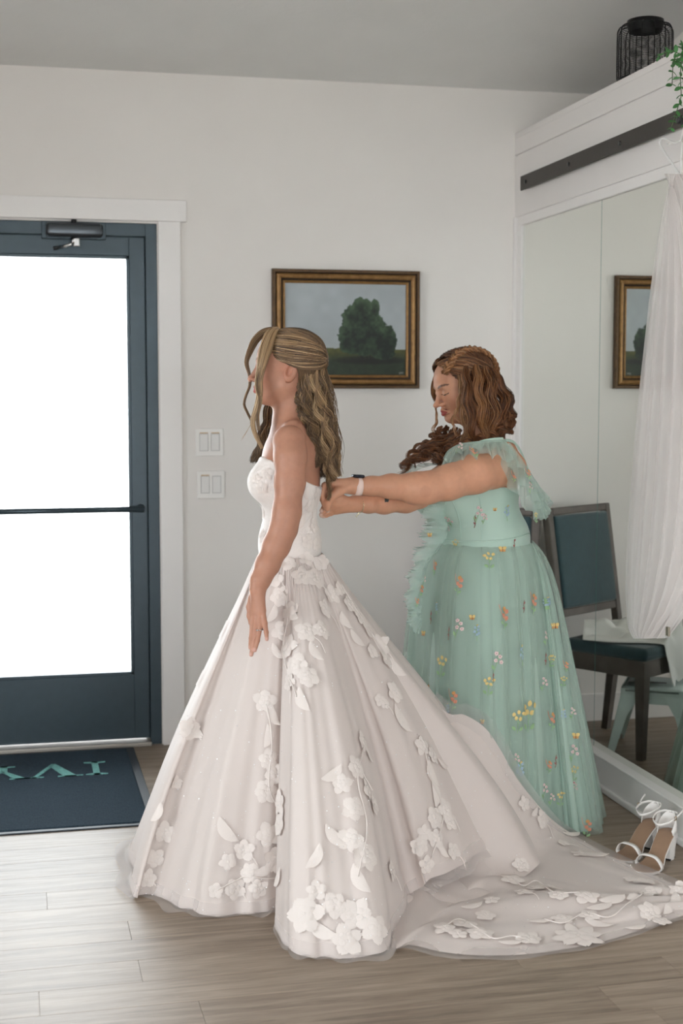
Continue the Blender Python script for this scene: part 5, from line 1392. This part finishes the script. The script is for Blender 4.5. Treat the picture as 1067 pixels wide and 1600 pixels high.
# far arm
arm3 = [wl(768, 720, -.150), w_(712, 738, -.02), w_(676, 760, .10), w_(652, 772, .19), w_(634, 779, .225), w_(600, 785, .28), w_(575, 787, .315), w_(558, 787, .335)]
B2.chain(arm3, [.060, .055, .048, .045, .043, .034, .027, .0225], .02)
hw3 = w_(554, 787, .34)
fing3 = {'index': [(525, 786, .392), (514, 788, .40), (506, 793, .405), (502, 798, .408)], 'middle': [(523, 791, .382), (512, 795, .39), (505, 800, .395), (501, 804, .398)],
         'ring': [(523, 795, .37), (513, 799, .378), (506, 803, .384), (502, 806, .386)], 'pinky': [(526, 798, .36), (517, 802, .366), (510, 805, .37), (505, 807, .372)]}
for k, pts in fing3.items():
    q = [w_(*p) for p in pts]; B2.cone(hw3, q[0], .020, .0112, .014); add_finger(B2, q, .0092, .0062)
add_finger(B2, [w_(545, 783, .365), w_(532, 778, .385), w_(521, 779, .40), w_(513, 786, .41)], .0135, .0072, .01)
for s in (-1, 1):
    hip = wl(757, 935, s * .065); kn = base2 + lw * s * .09 + UP * .46; an = base2 + lw * s * .085 + UP * .08 - fw * .03
    B2.chain([hip, kn, an], [.068, .06, .042], .03); B2.cone(an - UP * .04, an + fw * .15 - UP * .058, .036, .024, .02)
def col2(V):
    c = np.repeat(SK2[None, :], len(V), 0)
    c = head_colors(V, H2, SK2, np.array(srgb(150, 62, 62)[:3]), np.array(srgb(58, 42, 34)[:3]), c)
    for fg in (fing2, fing3):
        for k, pts in fg.items():
            tip = w_(*pts[-1]); d = np.linalg.norm(V - tip, axis=1); ww = np.clip(1.2 - d / .0075, 0, .75)[:, None]
            c = c * (1 - ww) + np.array([[.78, .70, .66]]) * ww
    L = H2.inv(V); m = np.exp(-(((L[:, 0] - .075) / .02) ** 2 + ((np.abs(L[:, 1]) - .034) / .016) ** 2 + ((L[:, 2] - .006) / .006) ** 2)) * .45
    c = c * (1 - m[:, None]) + np.array([[.30, .16, .10]]) * m[:, None]           # eye shadow
    el = np.linalg.norm(V - w_(664, 768, .375), axis=1); m = np.clip(1.1 - el / .02, 0, .22)[:, None]; c = c * (1 - m) + np.array([[.30, .13, .08]]) * m
    # two small dark tattoo strokes on the far forearm
    for px, py in ((602.5, 781.5), (606, 781.5)):
        t0 = w_(px, py, .315); d = V - t0; ex, ez = np.abs(d @ CR), np.abs(d[:, 2]); m = ((ex < .0032) & (ez < .0052) & (np.abs(d @ CFH) < .06))[:, None]
        c = np.where(m, np.array([[.03, .045, .045]]), c)
    return c
skin_mesh('body', B2, .0026, M_skin2, wom, col2)
# lashes
for s in (1,):
    g = Geo(); q = [H2(.080, .0160, -.0125), H2(.087, .024, -.0165), H2(.087, .032, -.0172), H2(.081, .041, -.0145), H2(.070, .049, -.0095)]
    g.tube(spline(np.array(q), 16), .0014, 6); g.build('eyelashes', M_black, wom)
# watch, bracelet
M_band = mat('blush_silicone', srgb(232, 206, 196), 0.5); M_case = mat('dark_case', srgb(40, 42, 52), 0.25, metal=0.6)
ax = (arm2[8] - arm2[7]); ax /= np.linalg.norm(ax); cw_ = w_(558.5, 760, .398); n1 = UP - ax * (UP @ ax); n1 /= np.linalg.norm(n1); n2 = np.cross(ax, n1)
V, F = [], []; nn = 28
for k in range(nn):
    a = 2 * PI * k / nn; d = n1 * math.cos(a) + n2 * math.sin(a)
    for r, s in ((.0258, -.0105), (.0258, .0105), (.0285, .0105), (.0285, -.0105)): V.append(cw_ + d * r + ax * s)
for k in range(nn):
    for q in range(4): F.append((4 * k + q, 4 * k + (q + 1) % 4, 4 * ((k + 1) % nn) + (q + 1) % 4, 4 * ((k + 1) % nn) + q))
wt = mesh('wristwatch', V, F, M_band, wom); wt['label'] = 'pale pink watch band with a dark case'
bm = bmesh.new(); bbox(bm, (-.0185, -.016, -.005), (.0185, .016, .005), .0045, 3)
cs_ = from_bm('watch_case', bm, M_case, wt, True)
cc_ = cw_ + n1 * .0315
cs_.matrix_world = Matrix(((ax[0], n2[0], n1[0], cc_[0]), (ax[1], n2[1], n1[1], cc_[1]), (ax[2], n2[2], n1[2], cc_[2]), (0, 0, 0, 1)))
ax3 = arm3[7] - arm3[6]; ax3 /= np.linalg.norm(ax3); cb = w_(560, 788, .332); m1 = UP - ax3 * (UP @ ax3); m1 /= np.linalg.norm(m1); m2 = np.cross(ax3, m1)
M_bead = mat('pale_gold_bead', srgb(206, 196, 160), 0.25, metal=0.6); g = Geo()
a = np.linspace(0, 2 * PI, 41)
g.tube([cb + (m1 * math.cos(t) + m2 * math.sin(t)) * .0262 + ax3 * .004 * math.sin(t + .6) - UP * .0015 for t in a], .0010, 6)
for k in range(22):
    t = 2 * PI * k / 22; g.add(*lathe_geo([(0, -.0019), (.0014, -.0012), (.0019, 0), (.0014, .0012), (0, .0019)], 8, cb + (m1 * math.cos(t) + m2 * math.sin(t)) * .0262 + ax3 * .004 * math.sin(t + .6)))
for k in range(3): g.add(*lathe_geo([(0, -.003), (.0018, -.002), (.0022, 0), (.0016, .002), (0, .003)], 8, cb - m1 * (.030 + .004 * k) + ax3 * (.004 * k - .002)))
g.build('beaded_bracelet', M_bead, wom)

# ---- mint dress
M_mint2 = mat('mint_lining', srgb(168, 190, 177), 0.7, sheen=0.2, trans=0.12)
M_mnet = sheer('mint_net', srgb(198, 215, 205), 0.26, 0.45, edge=.42)
M_bod2 = mat('mint_bodice', srgb(168, 192, 179), 0.65, sheen=0.25, bump=0.15, bscale=500)
T2 = torso2(Body()); ctr2 = wl(752, 770, 0); zt = wl(700, 752, 0)[2]; zbk = wl(835, 770, 0)[2]
def bod2(X):
    d = T2.ev(X) - .0085; f = (X - ctr2) @ fw
    cut = zt + (zbk - zt) * np.clip((.05 - f) / .2, 0, 1)
    return np.maximum(np.maximum(d, (X[:, 2] - cut) * .9), wl(757, 880, 0)[2] - X[:, 2])
lo, hi = T2.bounds()
dress_bod = skin_mesh('dress_bodice', None, .0045, M_bod2, wom, None, bod2, np.array([lo[0], lo[1], wl(757, 880, 0)[2] - .01]), np.array([hi[0], hi[1], zt + .03]), 1)
MINT = Surf(); MINT.add_mesh(dress_bod)
# waist seam and boning lines on the bodice
M_seam = mat('mint_seam', srgb(178, 202, 189), 0.6)
def seam(pts, r, nm):
    hs = [MINT.hit(*p) for p in spline(np.array(pts, float), 40)]; hs = [h for h in hs if h]
    if len(hs) > 5: tube(nm, [tuple(h[0] + h[1] * .0015) for h in hs], r, M_seam, dress_bod, 5)
seam([(686, 842), (720, 846), (760, 846), (800, 842), (826, 834)], .003, 'waist_seam')
seam([(706, 782), (714, 800), (719, 820), (720, 844)], .002, 'boning'); seam([(748, 776), (752, 800), (752, 844)], .0012, 'boning'); seam([(690, 800), (693, 820), (694, 842)], .0015, 'boning')
wc2 = wl(757, 846, 0)
def waist2(d, grow=0.0):
    f_, l_ = d @ fw, d @ lw; r = 1 / math.sqrt((f_ / (.150 + grow)) ** 2 + (l_ / (.170 + grow)) ** 2); return wc2 + d * r
def spoke2(h, q=(.2, .06), grow=0.0):
    h = np.array(h, float); d = h - wc2; d[2] = 0; d /= np.linalg.norm(d); w0 = waist2(d, grow); pts = [w0]
    for t in (.03, .07, .12, .2, .32, .48, .66, .84):
        s = t * (1 - q[0]) + q[0] * (1 - math.exp(-t / q[1]))
        pts.append(np.array([w0[0] + (h[0] - w0[0]) * s, w0[1] + (h[1] - w0[1]) * s, w0[2] + (h[2] - w0[2]) * t]))
    pts.append(h); return pts
cH = HW + .06
hem2 = [onfloor(630, 1232, .008), onfloor(634, 1272, .008), onfloor(675, 1310, .008), onfloor(730, 1334, .008), onfloor(785, 1336, .008), onfloor(832, 1318, .01), onfloor(880, 1303, .008), onfloor(908, 1304, .008), onfloor(938, 1299, .008), onfloor(938, 1280, .01), onfloor(934, 1258, .01), np.array([1.935, 4.80, .01]), np.array([1.86, 4.97, .01]), np.array([1.74, 5.10, .01]), np.array([1.55, 5.14, .01]), np.array([1.36, 5.02, .01])]
def gath(n1, amp, seed):
    rg = np.random.default_rng(seed); fr = rg.integers(9, 30, 7); phs = rg.uniform(0, 6.28, 7); am = rg.uniform(.5, 1, 7); tw = rg.uniform(-2.5, 2.5, 7)
    def f(ph, t):
        a = sum(am[i] * np.sin(2 * PI * fr[i] * ph + phs[i] + tw[i] * t) for i in range(7)) / 2.2
        a = np.sign(a) * np.abs(a) ** .8
        return amp * a * (.25 + .75 * np.clip(t * 1.6, 0, 1)) + amp * .9 * np.sin(2 * PI * 9 * ph + 1.5 * t + seed) * t
    return f
n2p, n2t = 520, 90
full = [(.72, .09), (.62, .09), (.45, .08), (.3, .07)] + [(.22, .06)] * (len(hem2) - 6) + [(.4, .07), (.6, .09)]
sp_in = [spoke2(wc2 * np.array([1, 1, 0]) + (h - wc2 * np.array([1, 1, 0])) * np.array([.93, .93, 1]) + UP * .004, q, -.004) for h, q in zip(hem2, full)]
Gi = spoke_sheet(sp_in, n2p, n2t, True, gath(30, .007, 3)); dl = mesh('dress_lining', Gi.reshape(-1, 3), grid_faces(n2p, n2t, True), M_mint2, wom)
sp_out = [spoke2(h, q, .008) for h, q in zip(hem2, full)]
Go = spoke_sheet(sp_out, n2p, n2t, True, gath(34, .014, 8)); ds = mesh('dress_overskirt', Go.reshape(-1, 3), grid_faces(n2p, n2t, True), M_mnet, wom); MINT.add(ds, Go, True)
# ruffles: gathered strips along a curve
def ruffle(nm, pts, outs, width, waves, amp, m, par, n=200, rows=9, ragged=.05, seed=0, droop=0.0):
    """pts: where the strip is sewn, outs: direction it stands out at each point"""
    c = spline(np.array(pts, float), n); o = spline(np.array(outs, float), n); o /= np.linalg.norm(o, axis=1)[:, None]
    T = np.gradient(c, axis=0); T /= np.linalg.norm(T, axis=1)[:, None]; Nn = np.cross(T, o); rg = np.random.default_rng(seed)
    wdt = np.broadcast_to(np.interp(np.linspace(0, 1, n), np.linspace(0, 1, len(np.atleast_1d(width))), np.atleast_1d(width)), (n,)); u = np.linspace(0, 1, n)
    edge = wdt * (1 + ragged * (np.sin(u * waves * 4.1 + seed) * .5 + rg.normal(0, .35, n) * (ragged > .1)))
    G = []
    for k in range(rows):
        t = k / (rows - 1)
        wv = amp * t ** .8 * (np.sin(u * waves * 2 * PI + seed + t * .6) + .5 * np.sin(u * waves * 2 * PI * 1.7 + 2 * seed))
        G.append(c + o * (edge * t)[:, None] + Nn * wv[:, None] + T * (amp * .5 * t * np.cos(u * waves * 2 * PI + seed))[:, None] - UP * (droop * t * t))
    G = np.stack(G, 1); return mesh(nm, G.reshape(-1, 3), grid_faces(n, rows), m, par), G
M_ruf = sheer('mint_ruffle_net', srgb(198, 216, 207), 0.38, 0.45, edge=.4)
# off-shoulder collar frill of the near side: over the upper arm and round to the back
fr_pts = [w_(694, 716, .20), w_(703, 703, .225), w_(722, 694, .245), w_(745, 691, .255), w_(768, 689, .25), w_(790, 688, .225)]
fr_out = [CR * -.35 - UP * .8 - CFH * .3, -UP * .75 - CFH * .7 - CR * .1, -UP * .55 - CFH * .85, -UP * .5 - CFH * .9, -UP * .55 - CFH * .8 + CR * .1, -UP * .8 - CFH * .6 + CR * .25]
r1, Gr1 = ruffle('shoulder_frill', fr_pts, fr_out, [.05, .055, .05, .055, .062, .075], 5.5, .010, M_ruf, wom, seed=1, droop=.012); MINT.add(r1, Gr1, False)
r2, Gr2 = ruffle('shoulder_frill', [p - UP * .004 for p in fr_pts], [o * .8 - CFH * .5 for o in fr_out], [.03, .035, .03, .035, .04, .045], 8, .008, M_ruf, wom, seed=2, droop=.006); MINT.add(r2, Gr2, False)
tube('frill_binding', spline(np.array(fr_pts), 40), .0035, M_ruf, wom, 6)
sl_pts = [w_(788, 690, .225), w_(802, 708, .22), w_(815, 728, .20), w_(828, 748, .165), w_(838, 768, .11), w_(842, 790, .05)]
for q, (sd_, wd_, nw) in enumerate(((3, [.08, .115, .13, .115, .085, .05], 4.5), (6, [.06, .085, .10, .09, .07, .04], 6), (8, [.035, .05, .06, .06, .05, .03], 7))):
    r3, Gr3 = ruffle('sleeve_frill', [p + CR * .007 * q - CFH * .004 * q for p in sl_pts], [-UP * .9 - CR * .15 - CFH * .25, -UP * .9 - CR * (.2 - .15 * q) - CFH * .3, -UP * .95 + CR * (.0 + .15 * q) - CFH * .25, -UP * .9 + CR * (.1 + .2 * q) - CFH * .15, -UP * .9 + CR * (.2 + .2 * q), -UP * .8 + CR * .4], wd_, nw, .014, M_ruf, wom, seed=sd_); MINT.add(r3, Gr3, False)
# far shoulder frill showing in front of the chest
r4, Gr4 = ruffle('shoulder_frill', [w_(642, 742, -.02), w_(655, 734, -.05), w_(672, 728, -.08), w_(690, 726, -.1)], [UP * .3 - CR * .5 - CFH * .6] * 4, [.05, .06, .05, .04], 5, .012, M_ruf, wom, n=90, seed=4, droop=.01); MINT.add(r4, Gr4, False)
# frill cascade down the front of bodice and skirt
cas = [w_(696, 782, .13), w_(692, 808, .12), w_(694, 838, .11), w_(676, 860, .11), w_(660, 888, .10), w_(652, 928, .09), w_(651, 985, .07)]
for q, (wd_, sd_, nw) in enumerate((([.065, .08, .07, .045, .04, .04, .012], 5, 9), ([.05, .065, .055, .035, .035, .03, .012], 7, 13), ([.04, .05, .05, .035, .03, .03, .01], 9, 17), ([.03, .035, .04, .03, .03, .025, .01], 12, 21), ([.055, .06, .03, .03, .04, .035, .01], 15, 15))):
    r5, Gr5 = ruffle('front_frill', [p + CFH * .016 * (q - 1) + CR * .005 * q for p in cas], [-CR * .9 + UP * (.25 - .28 * q) - CFH * (.3 - .1 * q)] * 7, wd_, nw, .009, M_ruf, wom, seed=sd_, ragged=.4, droop=.012); MINT.add(r5, Gr5, False)
# ties over the shoulder
def strap(pts, r=.005): o = tube('shoulder_strap', spline(np.array(pts), 30), r, M_seam, wom, 8, .4); return o
strap([w_(775, 692, .20), w_(792, 688, .18), w_(806, 694, .12), w_(818, 715, .08), w_(828, 745, .06), w_(834, 775, .04)])
strap([w_(770, 696, .21), w_(790, 694, .20), w_(802, 708, .18), w_(812, 735, .15), w_(815, 762, .15)])
strap([w_(738, 700, .24), w_(752, 692, .235), w_(770, 688, .22), w_(786, 687, .2)], .008)

# ---- embroidered sprigs on the mint net
def em(n, c): return mat(n, srgb(*c), 0.7)
E_ = [em('thread_green', (138, 170, 126)), em('thread_yellow', (218, 190, 124)), em('thread_coral', (206, 138, 114)), em('thread_pink', (216, 192, 190)), em('thread_rose', (150, 80, 86)), em('thread_blue', (160, 182, 200)), em('thread_orange', (198, 146, 90)), em('thread_brown', (120, 84, 66))]
def shift(g, x, y): return [(a + x, b_ + y, c) for a, b_, c in g[0]], g[1]
def bloom(R, x, y, s, npet=5, w=.45, rot=.3, seed=1): V, F = shift(flower_geo(R, npet, w, rot, seed), x, y); return (V, F, s)
def leaf_(L, x, y, rot, s=0, w=.3): V, F = shift(leaf_geo(L, L * w, rot), x, y); return (V, F, s)
def stem_(pts, s=0, w=.0011): return (*vine_geo(pts, w), s)
def sprig(kind, k, seed):
    r = random.Random(seed); m = .001
    if kind == 'yellow':
        g = [stem_([(0, -32 * m * k), (2 * m, -12 * m), (-4 * m, 6 * m)]), stem_([(1 * m, -14 * m * k), (12 * m * k, 0), (16 * m * k, 10 * m)])]
        for x, y in ((-7, 8), (4, 13), (16, 9), (8, -2), (-2, 0))[:5]: g.append(leaf_(10 * m * k, x * m * k, y * m * k, r.uniform(0, 3), 1, .42))
        g += [leaf_(13 * m * k, -8 * m * k, -22 * m * k, 2.4), leaf_(12 * m * k, 9 * m * k, -24 * m * k, .8)]
    elif kind == 'coral':
        g = [stem_([(0, -30 * m * k), (3 * m, -8 * m), (6 * m * k, 18 * m * k)]), stem_([(2 * m, -10 * m), (-8 * m * k, 8 * m * k), (-12 * m * k, 24 * m * k)], 2, .0009)]
        for x, y, q in ((0, 0, 2), (8, 8, 2), (7, -6, 2), (3, 14, 6)): g.append(bloom(5.5 * m * k, x * m * k, y * m * k, q, 5, .5, r.random(), seed))
        g += [leaf_(10 * m * k, -6 * m * k, -14 * m * k, 2.3), leaf_(10 * m * k, 6 * m * k, -20 * m * k, .7)]
    elif kind == 'pink':
        g = [stem_([(-8 * m * k, -30 * m * k), (0, -6 * m), (6 * m * k, 16 * m * k)])]
        for x, y in ((-3, -3), (6, 6), (-2, 13), (9, -7)): g += [bloom(5.5 * m * k, x * m * k, y * m * k, 3, 5, .45, r.random(), seed + x), bloom(2.2 * m * k, x * m * k, y * m * k, 4, 5, .5, 0, seed)]
        g += [leaf_(12 * m * k, -10 * m * k, -18 * m * k, 1.9)]
    elif kind == 'blue':
        g = [stem_([(2 * m, -30 * m * k), (0, 0), (-2 * m, 16 * m * k)])]
        for x, y in ((-6, -4), (5, 2), (-4, 8), (6, 12), (2, -12), (8, -8)): g.append(bloom(5 * m * k, x * m * k, y * m * k, 5, 4, .45, r.random(), seed + y))
        g.append(bloom(3.5 * m * k, 3 * m * k, 15 * m * k, 1))
    elif kind == 'butterfly':
        g = [leaf_(11 * m * k, -5 * m * k, 4 * m * k, 2.5, 1, .42), leaf_(11 * m * k, 5 * m * k, 4 * m * k, .65, 1, .42), leaf_(8 * m * k, -4 * m * k, -3 * m * k, 3.8, 6, .42), leaf_(8 * m * k, 4 * m * k, -3 * m * k, -.65, 6, .42), stem_([(0, -7 * m * k), (0, 7 * m * k)], 7, .0013)]
    else:
        g = [stem_([(-2 * m, -16 * m * k), (2 * m, -4 * m), (-1 * m, 6 * m), (2 * m, 18 * m * k)], 7 if kind == 'word' else 0, .0013), leaf_(8 * m * k, 2 * m, 10 * m * k, 1., 4), leaf_(7 * m * k, -2 * m, -4 * m * k, 2., 4)]
    return g
spr = [('yellow', 762, 872, 1), ('butterfly', 785, 859, 1.1), ('coral', 716, 912, 1.1), ('pink', 716, 978, 1.1), ('butterfly', 738, 965, .9), ('coral', 786, 962, 1.25), ('coral', 832, 940, 1.15), ('pink', 777, 1030, 1.15), ('blue', 814, 1020, 1.2), ('yellow', 762, 1068, 1), ('yellow', 824, 1112, 1.7), ('yellow', 808, 1122, 1.2), ('yellow', 689, 1036, 1.2), ('coral', 707, 1092, 1.1), ('butterfly', 868, 978, 1.1), ('pink', 852, 994, .8), ('pink', 850, 1066, .8), ('butterfly', 900, 1150, 1.1), ('pink', 897, 1173, 1.), ('yellow', 892, 1204, .9), ('pink', 893, 1229, .9), ('coral', 916, 1292, 1.1), ('blue', 812, 1202, 1.2), ('pink', 850, 1233, .9), ('pink', 862, 1246, .7), ('butterfly', 662, 990, .9), ('coral', 657, 921, .7), ('coral', 680, 886, .8), ('yellow', 711, 850, .8), ('word', 674, 965, 1.1), ('word', 702, 990, 1.1), ('word', 803, 850, 1.), ('word', 818, 948, 1.), ('blue', 745, 985, .9), ('coral', 862, 1124, 1.), ('blue', 878, 1116, .8), ('pink', 895, 1112, .7), ('word', 868, 1190, 1.), ('coral', 857, 1196, .7), ('yellow', 875, 1245, .8), ('word', 852, 1030, 1.), ('yellow', 858, 1030, .7), ('coral', 670, 1078, .8), ('blue', 683, 948, .7), ('coral', 838, 1290, .0), ('blue', 700, 1107, .8), ('pink', 806, 1185, .8), ('butterfly', 754, 1128, .8), ('yellow', 880, 1062, .6), ('coral', 884, 1040, .6), ('word', 770, 1060, .8), ('blue', 855, 940, .7),
       ('pink', 748, 800, 1.), ('pink', 701, 812, .9), ('butterfly', 773, 796, .6), ('blue', 791, 798, .9), ('coral', 820, 806, .9), ('yellow', 838, 806, .6), ('word', 742, 815, 1.), ('pink', 757, 808, .6), ('butterfly', 671, 836, .7), ('pink', 701, 826, .6), ('coral', 803, 744, .6), ('pink', 828, 760, .7), ('coral', 738, 706, .6), ('pink', 719, 698, .7), ('coral', 825, 740, .6), ('pink', 664, 905, .7), ('coral', 651, 940, .5)]
for i, (k, x, y, sc_) in enumerate(spr):
    if sc_ > 0: applique(MINT, x, y, sprig(k, sc_ * 1.22, i), E_, 'embroidered_sprig', .0022)

# ---- curly auburn hair with a braid over the crown
HB2 = Hair(77)
au_d = [lin(58, 36, 24), lin(74, 46, 29), lin(90, 56, 34)]; au_m = [lin(116, 72, 42), lin(134, 86, 52), lin(102, 62, 36), lin(84, 53, 33)]; au_l = [lin(158, 114, 76), lin(144, 98, 60), lin(172, 132, 96)]
ce2, re2 = np.array([-.008, 0, .030]), np.array([.108, .086, .094])
def scalp2(p, lift):
    dv = np.asarray(p, float) / re2; dv = dv / np.linalg.norm(dv, axis=-1, keepdims=True); L = ce2 + dv * (re2 + np.asarray(lift)[:, None]); return np.stack([H2(*q) for q in L])
hr2 = np.random.default_rng(9)
for side in (1, -1):
    # from the hairline back over the ears
    st = np.array([(.082, .006, .070), (.080, .024, .062), (.072, .044, .050), (.062, .058, .034), (.052, .068, .014), (.044, .074, -.004)])
    for i in range(700):
        u = hr2.random() * (len(st) - 1); k = int(u); s0 = (st[k] * (1 - (u - k)) + st[k + 1] * (u - k)) * np.array([1, side, 1]) + hr2.normal(0, .002, 3)
        e0 = np.array([-.075 + .07 * u / 5, side * (.05 + .03 * u / 5), -.02 - .07 * hr2.random()])
        t = np.linspace(0, 1, 24)[:, None]; p = s0 * (1 - t) + e0 * t + np.array([-.01, .03 * side, .03 * (1 - u / 5)]) * np.sin(PI * t)
        wv = .0018 * np.sin(t[:, 0] * 16 + hr2.normal(0, .6) + u)
        q = scalp2(p, .006 + .012 * np.sin(PI * np.clip(t[:, 0], 0, 1) * .6) + wv + hr2.uniform(-.004, .004))
        cs_ = au_l if (u < 2.2 and hr2.random() < .45) else (au_m if hr2.random() < .7 else au_d)
        HB2.strand(q, .0012, np.array(cs_[hr2.integers(len(cs_))]) * hr2.uniform(.8, 1.15))
    for i in range(500):                          # crown to nape
        x0 = hr2.uniform(-.10, .06); s0 = np.array([x0, side * hr2.uniform(0, .04), .1]); e0 = np.array([x0 * .5 - .05, side * .075, -.06 - .05 * hr2.random()])
        t = np.linspace(0, 1, 24)[:, None]; p = s0 * (1 - t) + e0 * t + np.array([-.02, .05 * side, .02]) * np.sin(PI * t)
        q = scalp2(p, .008 + .010 * t[:, 0] + .002 * np.sin(t[:, 0] * 18 + hr2.normal(0, .8)) + hr2.uniform(-.004, .004)); cs_ = au_m if hr2.random() < .65 else au_d
        HB2.strand(q, .0012, np.array(cs_[hr2.integers(len(cs_))]) * hr2.uniform(.8, 1.15))
# braid: three strands woven over the top of the head
bt = np.linspace(0, 1, 90)
bp_ = np.array([(.070 - .0 * t, .046 - .03 * t, .062 + .05 * t) for t in [0]])
pathb = spline(np.array([(.062, .046, .058), (.040, .048, .082), (.0, .040, .100), (-.045, .034, .095), (-.085, .028, .060), (-.108, .022, .015), (-.108, .02, -.03)]), 90)
pc = scalp2(pathb - ce2, .014 + 0 * bt); Tb, Nb, Bb = frames(pc)
outw = pc - H2.o; outw /= np.linalg.norm(outw, axis=1)[:, None]; sdw = np.cross(Tb, outw); sdw /= np.linalg.norm(sdw, axis=1)[:, None]
for k in range(3):
    ph = bt * 2 * PI * 6.5 + k * 2 * PI / 3; cl_ = pc + sdw * (.011 * np.sin(ph))[:, None] + outw * (.005 * np.sin(2 * ph))[:, None]
    HB2.lock(cl_[::2], [.005, .0065, .0065, .006], 46, .0011, au_l + au_m[:2], npts=80, frizz=.0003)
HB2_curl = lambda g, wd_, n, cs_, c=.012, f=4.0, np_=60, r=.0011: HB2.lock([w_(*p) for p in g], wd_, n, r, cs_, curl=c, cfreq=f, npts=np_, frizz=.0010)
# mass beside the face and behind the ear, falling to the shoulder
for g, wd_, n, cs_, c, f in [
    ([(728, 574, .06), (728, 592, .095), (732, 625, .118), (735, 660, .12), (742, 690, .12)], [.010, .016, .020, .018, .008], 120, au_m + au_l[:1], .006, 2.5), ([(744, 572, .06), (746, 592, .10), (750, 628, .122), (756, 660, .125), (758, 686, .125)], [.010, .018, .022, .02, .01], 130, au_m + au_l[:2], .007, 2.6),
    ([(758, 574, .05), (763, 594, .085), (770, 625, .11), (772, 655, .11), (768, 684, .115)], [.010, .018, .022, .02, .01], 130, au_m + au_l[:1], .008, 2.4), ([(769, 580, .04), (777, 598, .065), (785, 622, .085), (786, 650, .09), (780, 680, .095)], [.016, .020, .02, .012], 120, au_d + au_m, .008, 2.4),
    ([(777, 588, .01), (786, 606, .03), (793, 632, .04), (794, 660, .04), (790, 676, .05)], [.014, .018, .018, .01], 100, au_d + au_m, .009, 2.2), ([(718, 584, .055), (722, 606, .09), (722, 638, .105), (727, 665, .105), (722, 690, .11)], [.010, .012, .012, .006], 60, au_m + au_l, .004, 2.5)]:
    HB2_curl(g, wd_, n, cs_, c, f)
# twisted rolls at the back, ringlets on the shoulder
for g, wd_, n, cs_, c, f in [([(796, 612, .02), (798, 640, .04), (792, 662, .06), (776, 678, .09), (752, 690, .12)], [.008, .014, .015, .013, .006], 120, au_m + au_d, .010, 4.5), ([(788, 640, .08), (797, 658, .07), (800, 668, .06), (795, 664, .05)], [.008, .010, .008, .003], 60, au_m, .008, 2.5),
    ([(790, 655, .08), (780, 675, .10), (764, 685, .12), (748, 688, .13), (738, 694, .13)], [.010, .014, .013, .010, .005], 110, au_m, .012, 4.0), ([(800, 650, .02), (800, 665, .04), (790, 678, .06), (776, 688, .08)], [.006, .010, .010, .006], 70, au_m, .010, 3.0)]:
    HB2_curl(g, wd_, n, cs_, c, f)
# curls spilling forward over the chest
cur = [[(720, 672, .02), (706, 690, .03), (690, 702, .04), (668, 712, .03), (650, 722, .02)], [(724, 680, .06), (710, 698, .08), (692, 712, .08), (676, 720, .06)], [(712, 672, -.04), (698, 684, -.05), (680, 696, -.04), (660, 704, -.03), (642, 716, -.02), (632, 730, -.01)],
       [(700, 668, -.09), (690, 682, -.10), (682, 694, -.09), (668, 708, -.07)], [(688, 668, -.07), (682, 680, -.075), (676, 690, -.08), (684, 700, -.07)], [(718, 690, .10), (708, 708, .12), (698, 722, .11)], [(728, 690, .11), (722, 706, .13), (712, 720, .13)],
       [(705, 680, .0), (690, 690, .0), (672, 700, .0), (655, 712, .0), (640, 722, .01), (628, 735, .01)], [(694, 686, -.05), (672, 692, -.05), (652, 708, -.04), (640, 726, -.03)], [(710, 690, .02), (696, 712, .04), (684, 724, .04)], [(735, 684, .12), (726, 698, .135), (716, 704, .14)]]
for g in cur:
    for q in range(4):
        o_ = [(x + hr2.normal(0, 3), y + hr2.normal(0, 3), z + hr2.normal(0, .008)) for x, y, z in g]
        HB2_curl(o_, [.004, .006, .005, .0035, .0012], 18, au_m + au_d[1:] + (au_l[1:2] if q < 2 else []), hr2.uniform(.008, .014), hr2.uniform(2.6, 4.6))
for g in [[(683, 626, -.085), (680, 642, -.09), (684, 656, -.09), (677, 668, -.085), (682, 680, -.08)], [(720, 600, .09), (716, 625, .105), (712, 645, .11), (716, 660, .11)], [(718, 615, .095), (713, 640, .105), (706, 662, .105), (714, 680, .11)]]:
    HB2_curl(g, [.002, .0025, .002, .001], 14, au_l, .004, 2.5)
HB2.lock([w_(704, 574, .02), w_(690, 580, -.02), w_(680, 594, -.05), w_(677, 612, -.065), w_(681, 626, -.07)], [.012, .013, .010, .007, .003], 120, .0012, au_m + au_l, npts=30)
tag(HB2.build('hair', hair_mat('auburn_strands'), wom), 'long curly auburn hair with a braid across the crown')
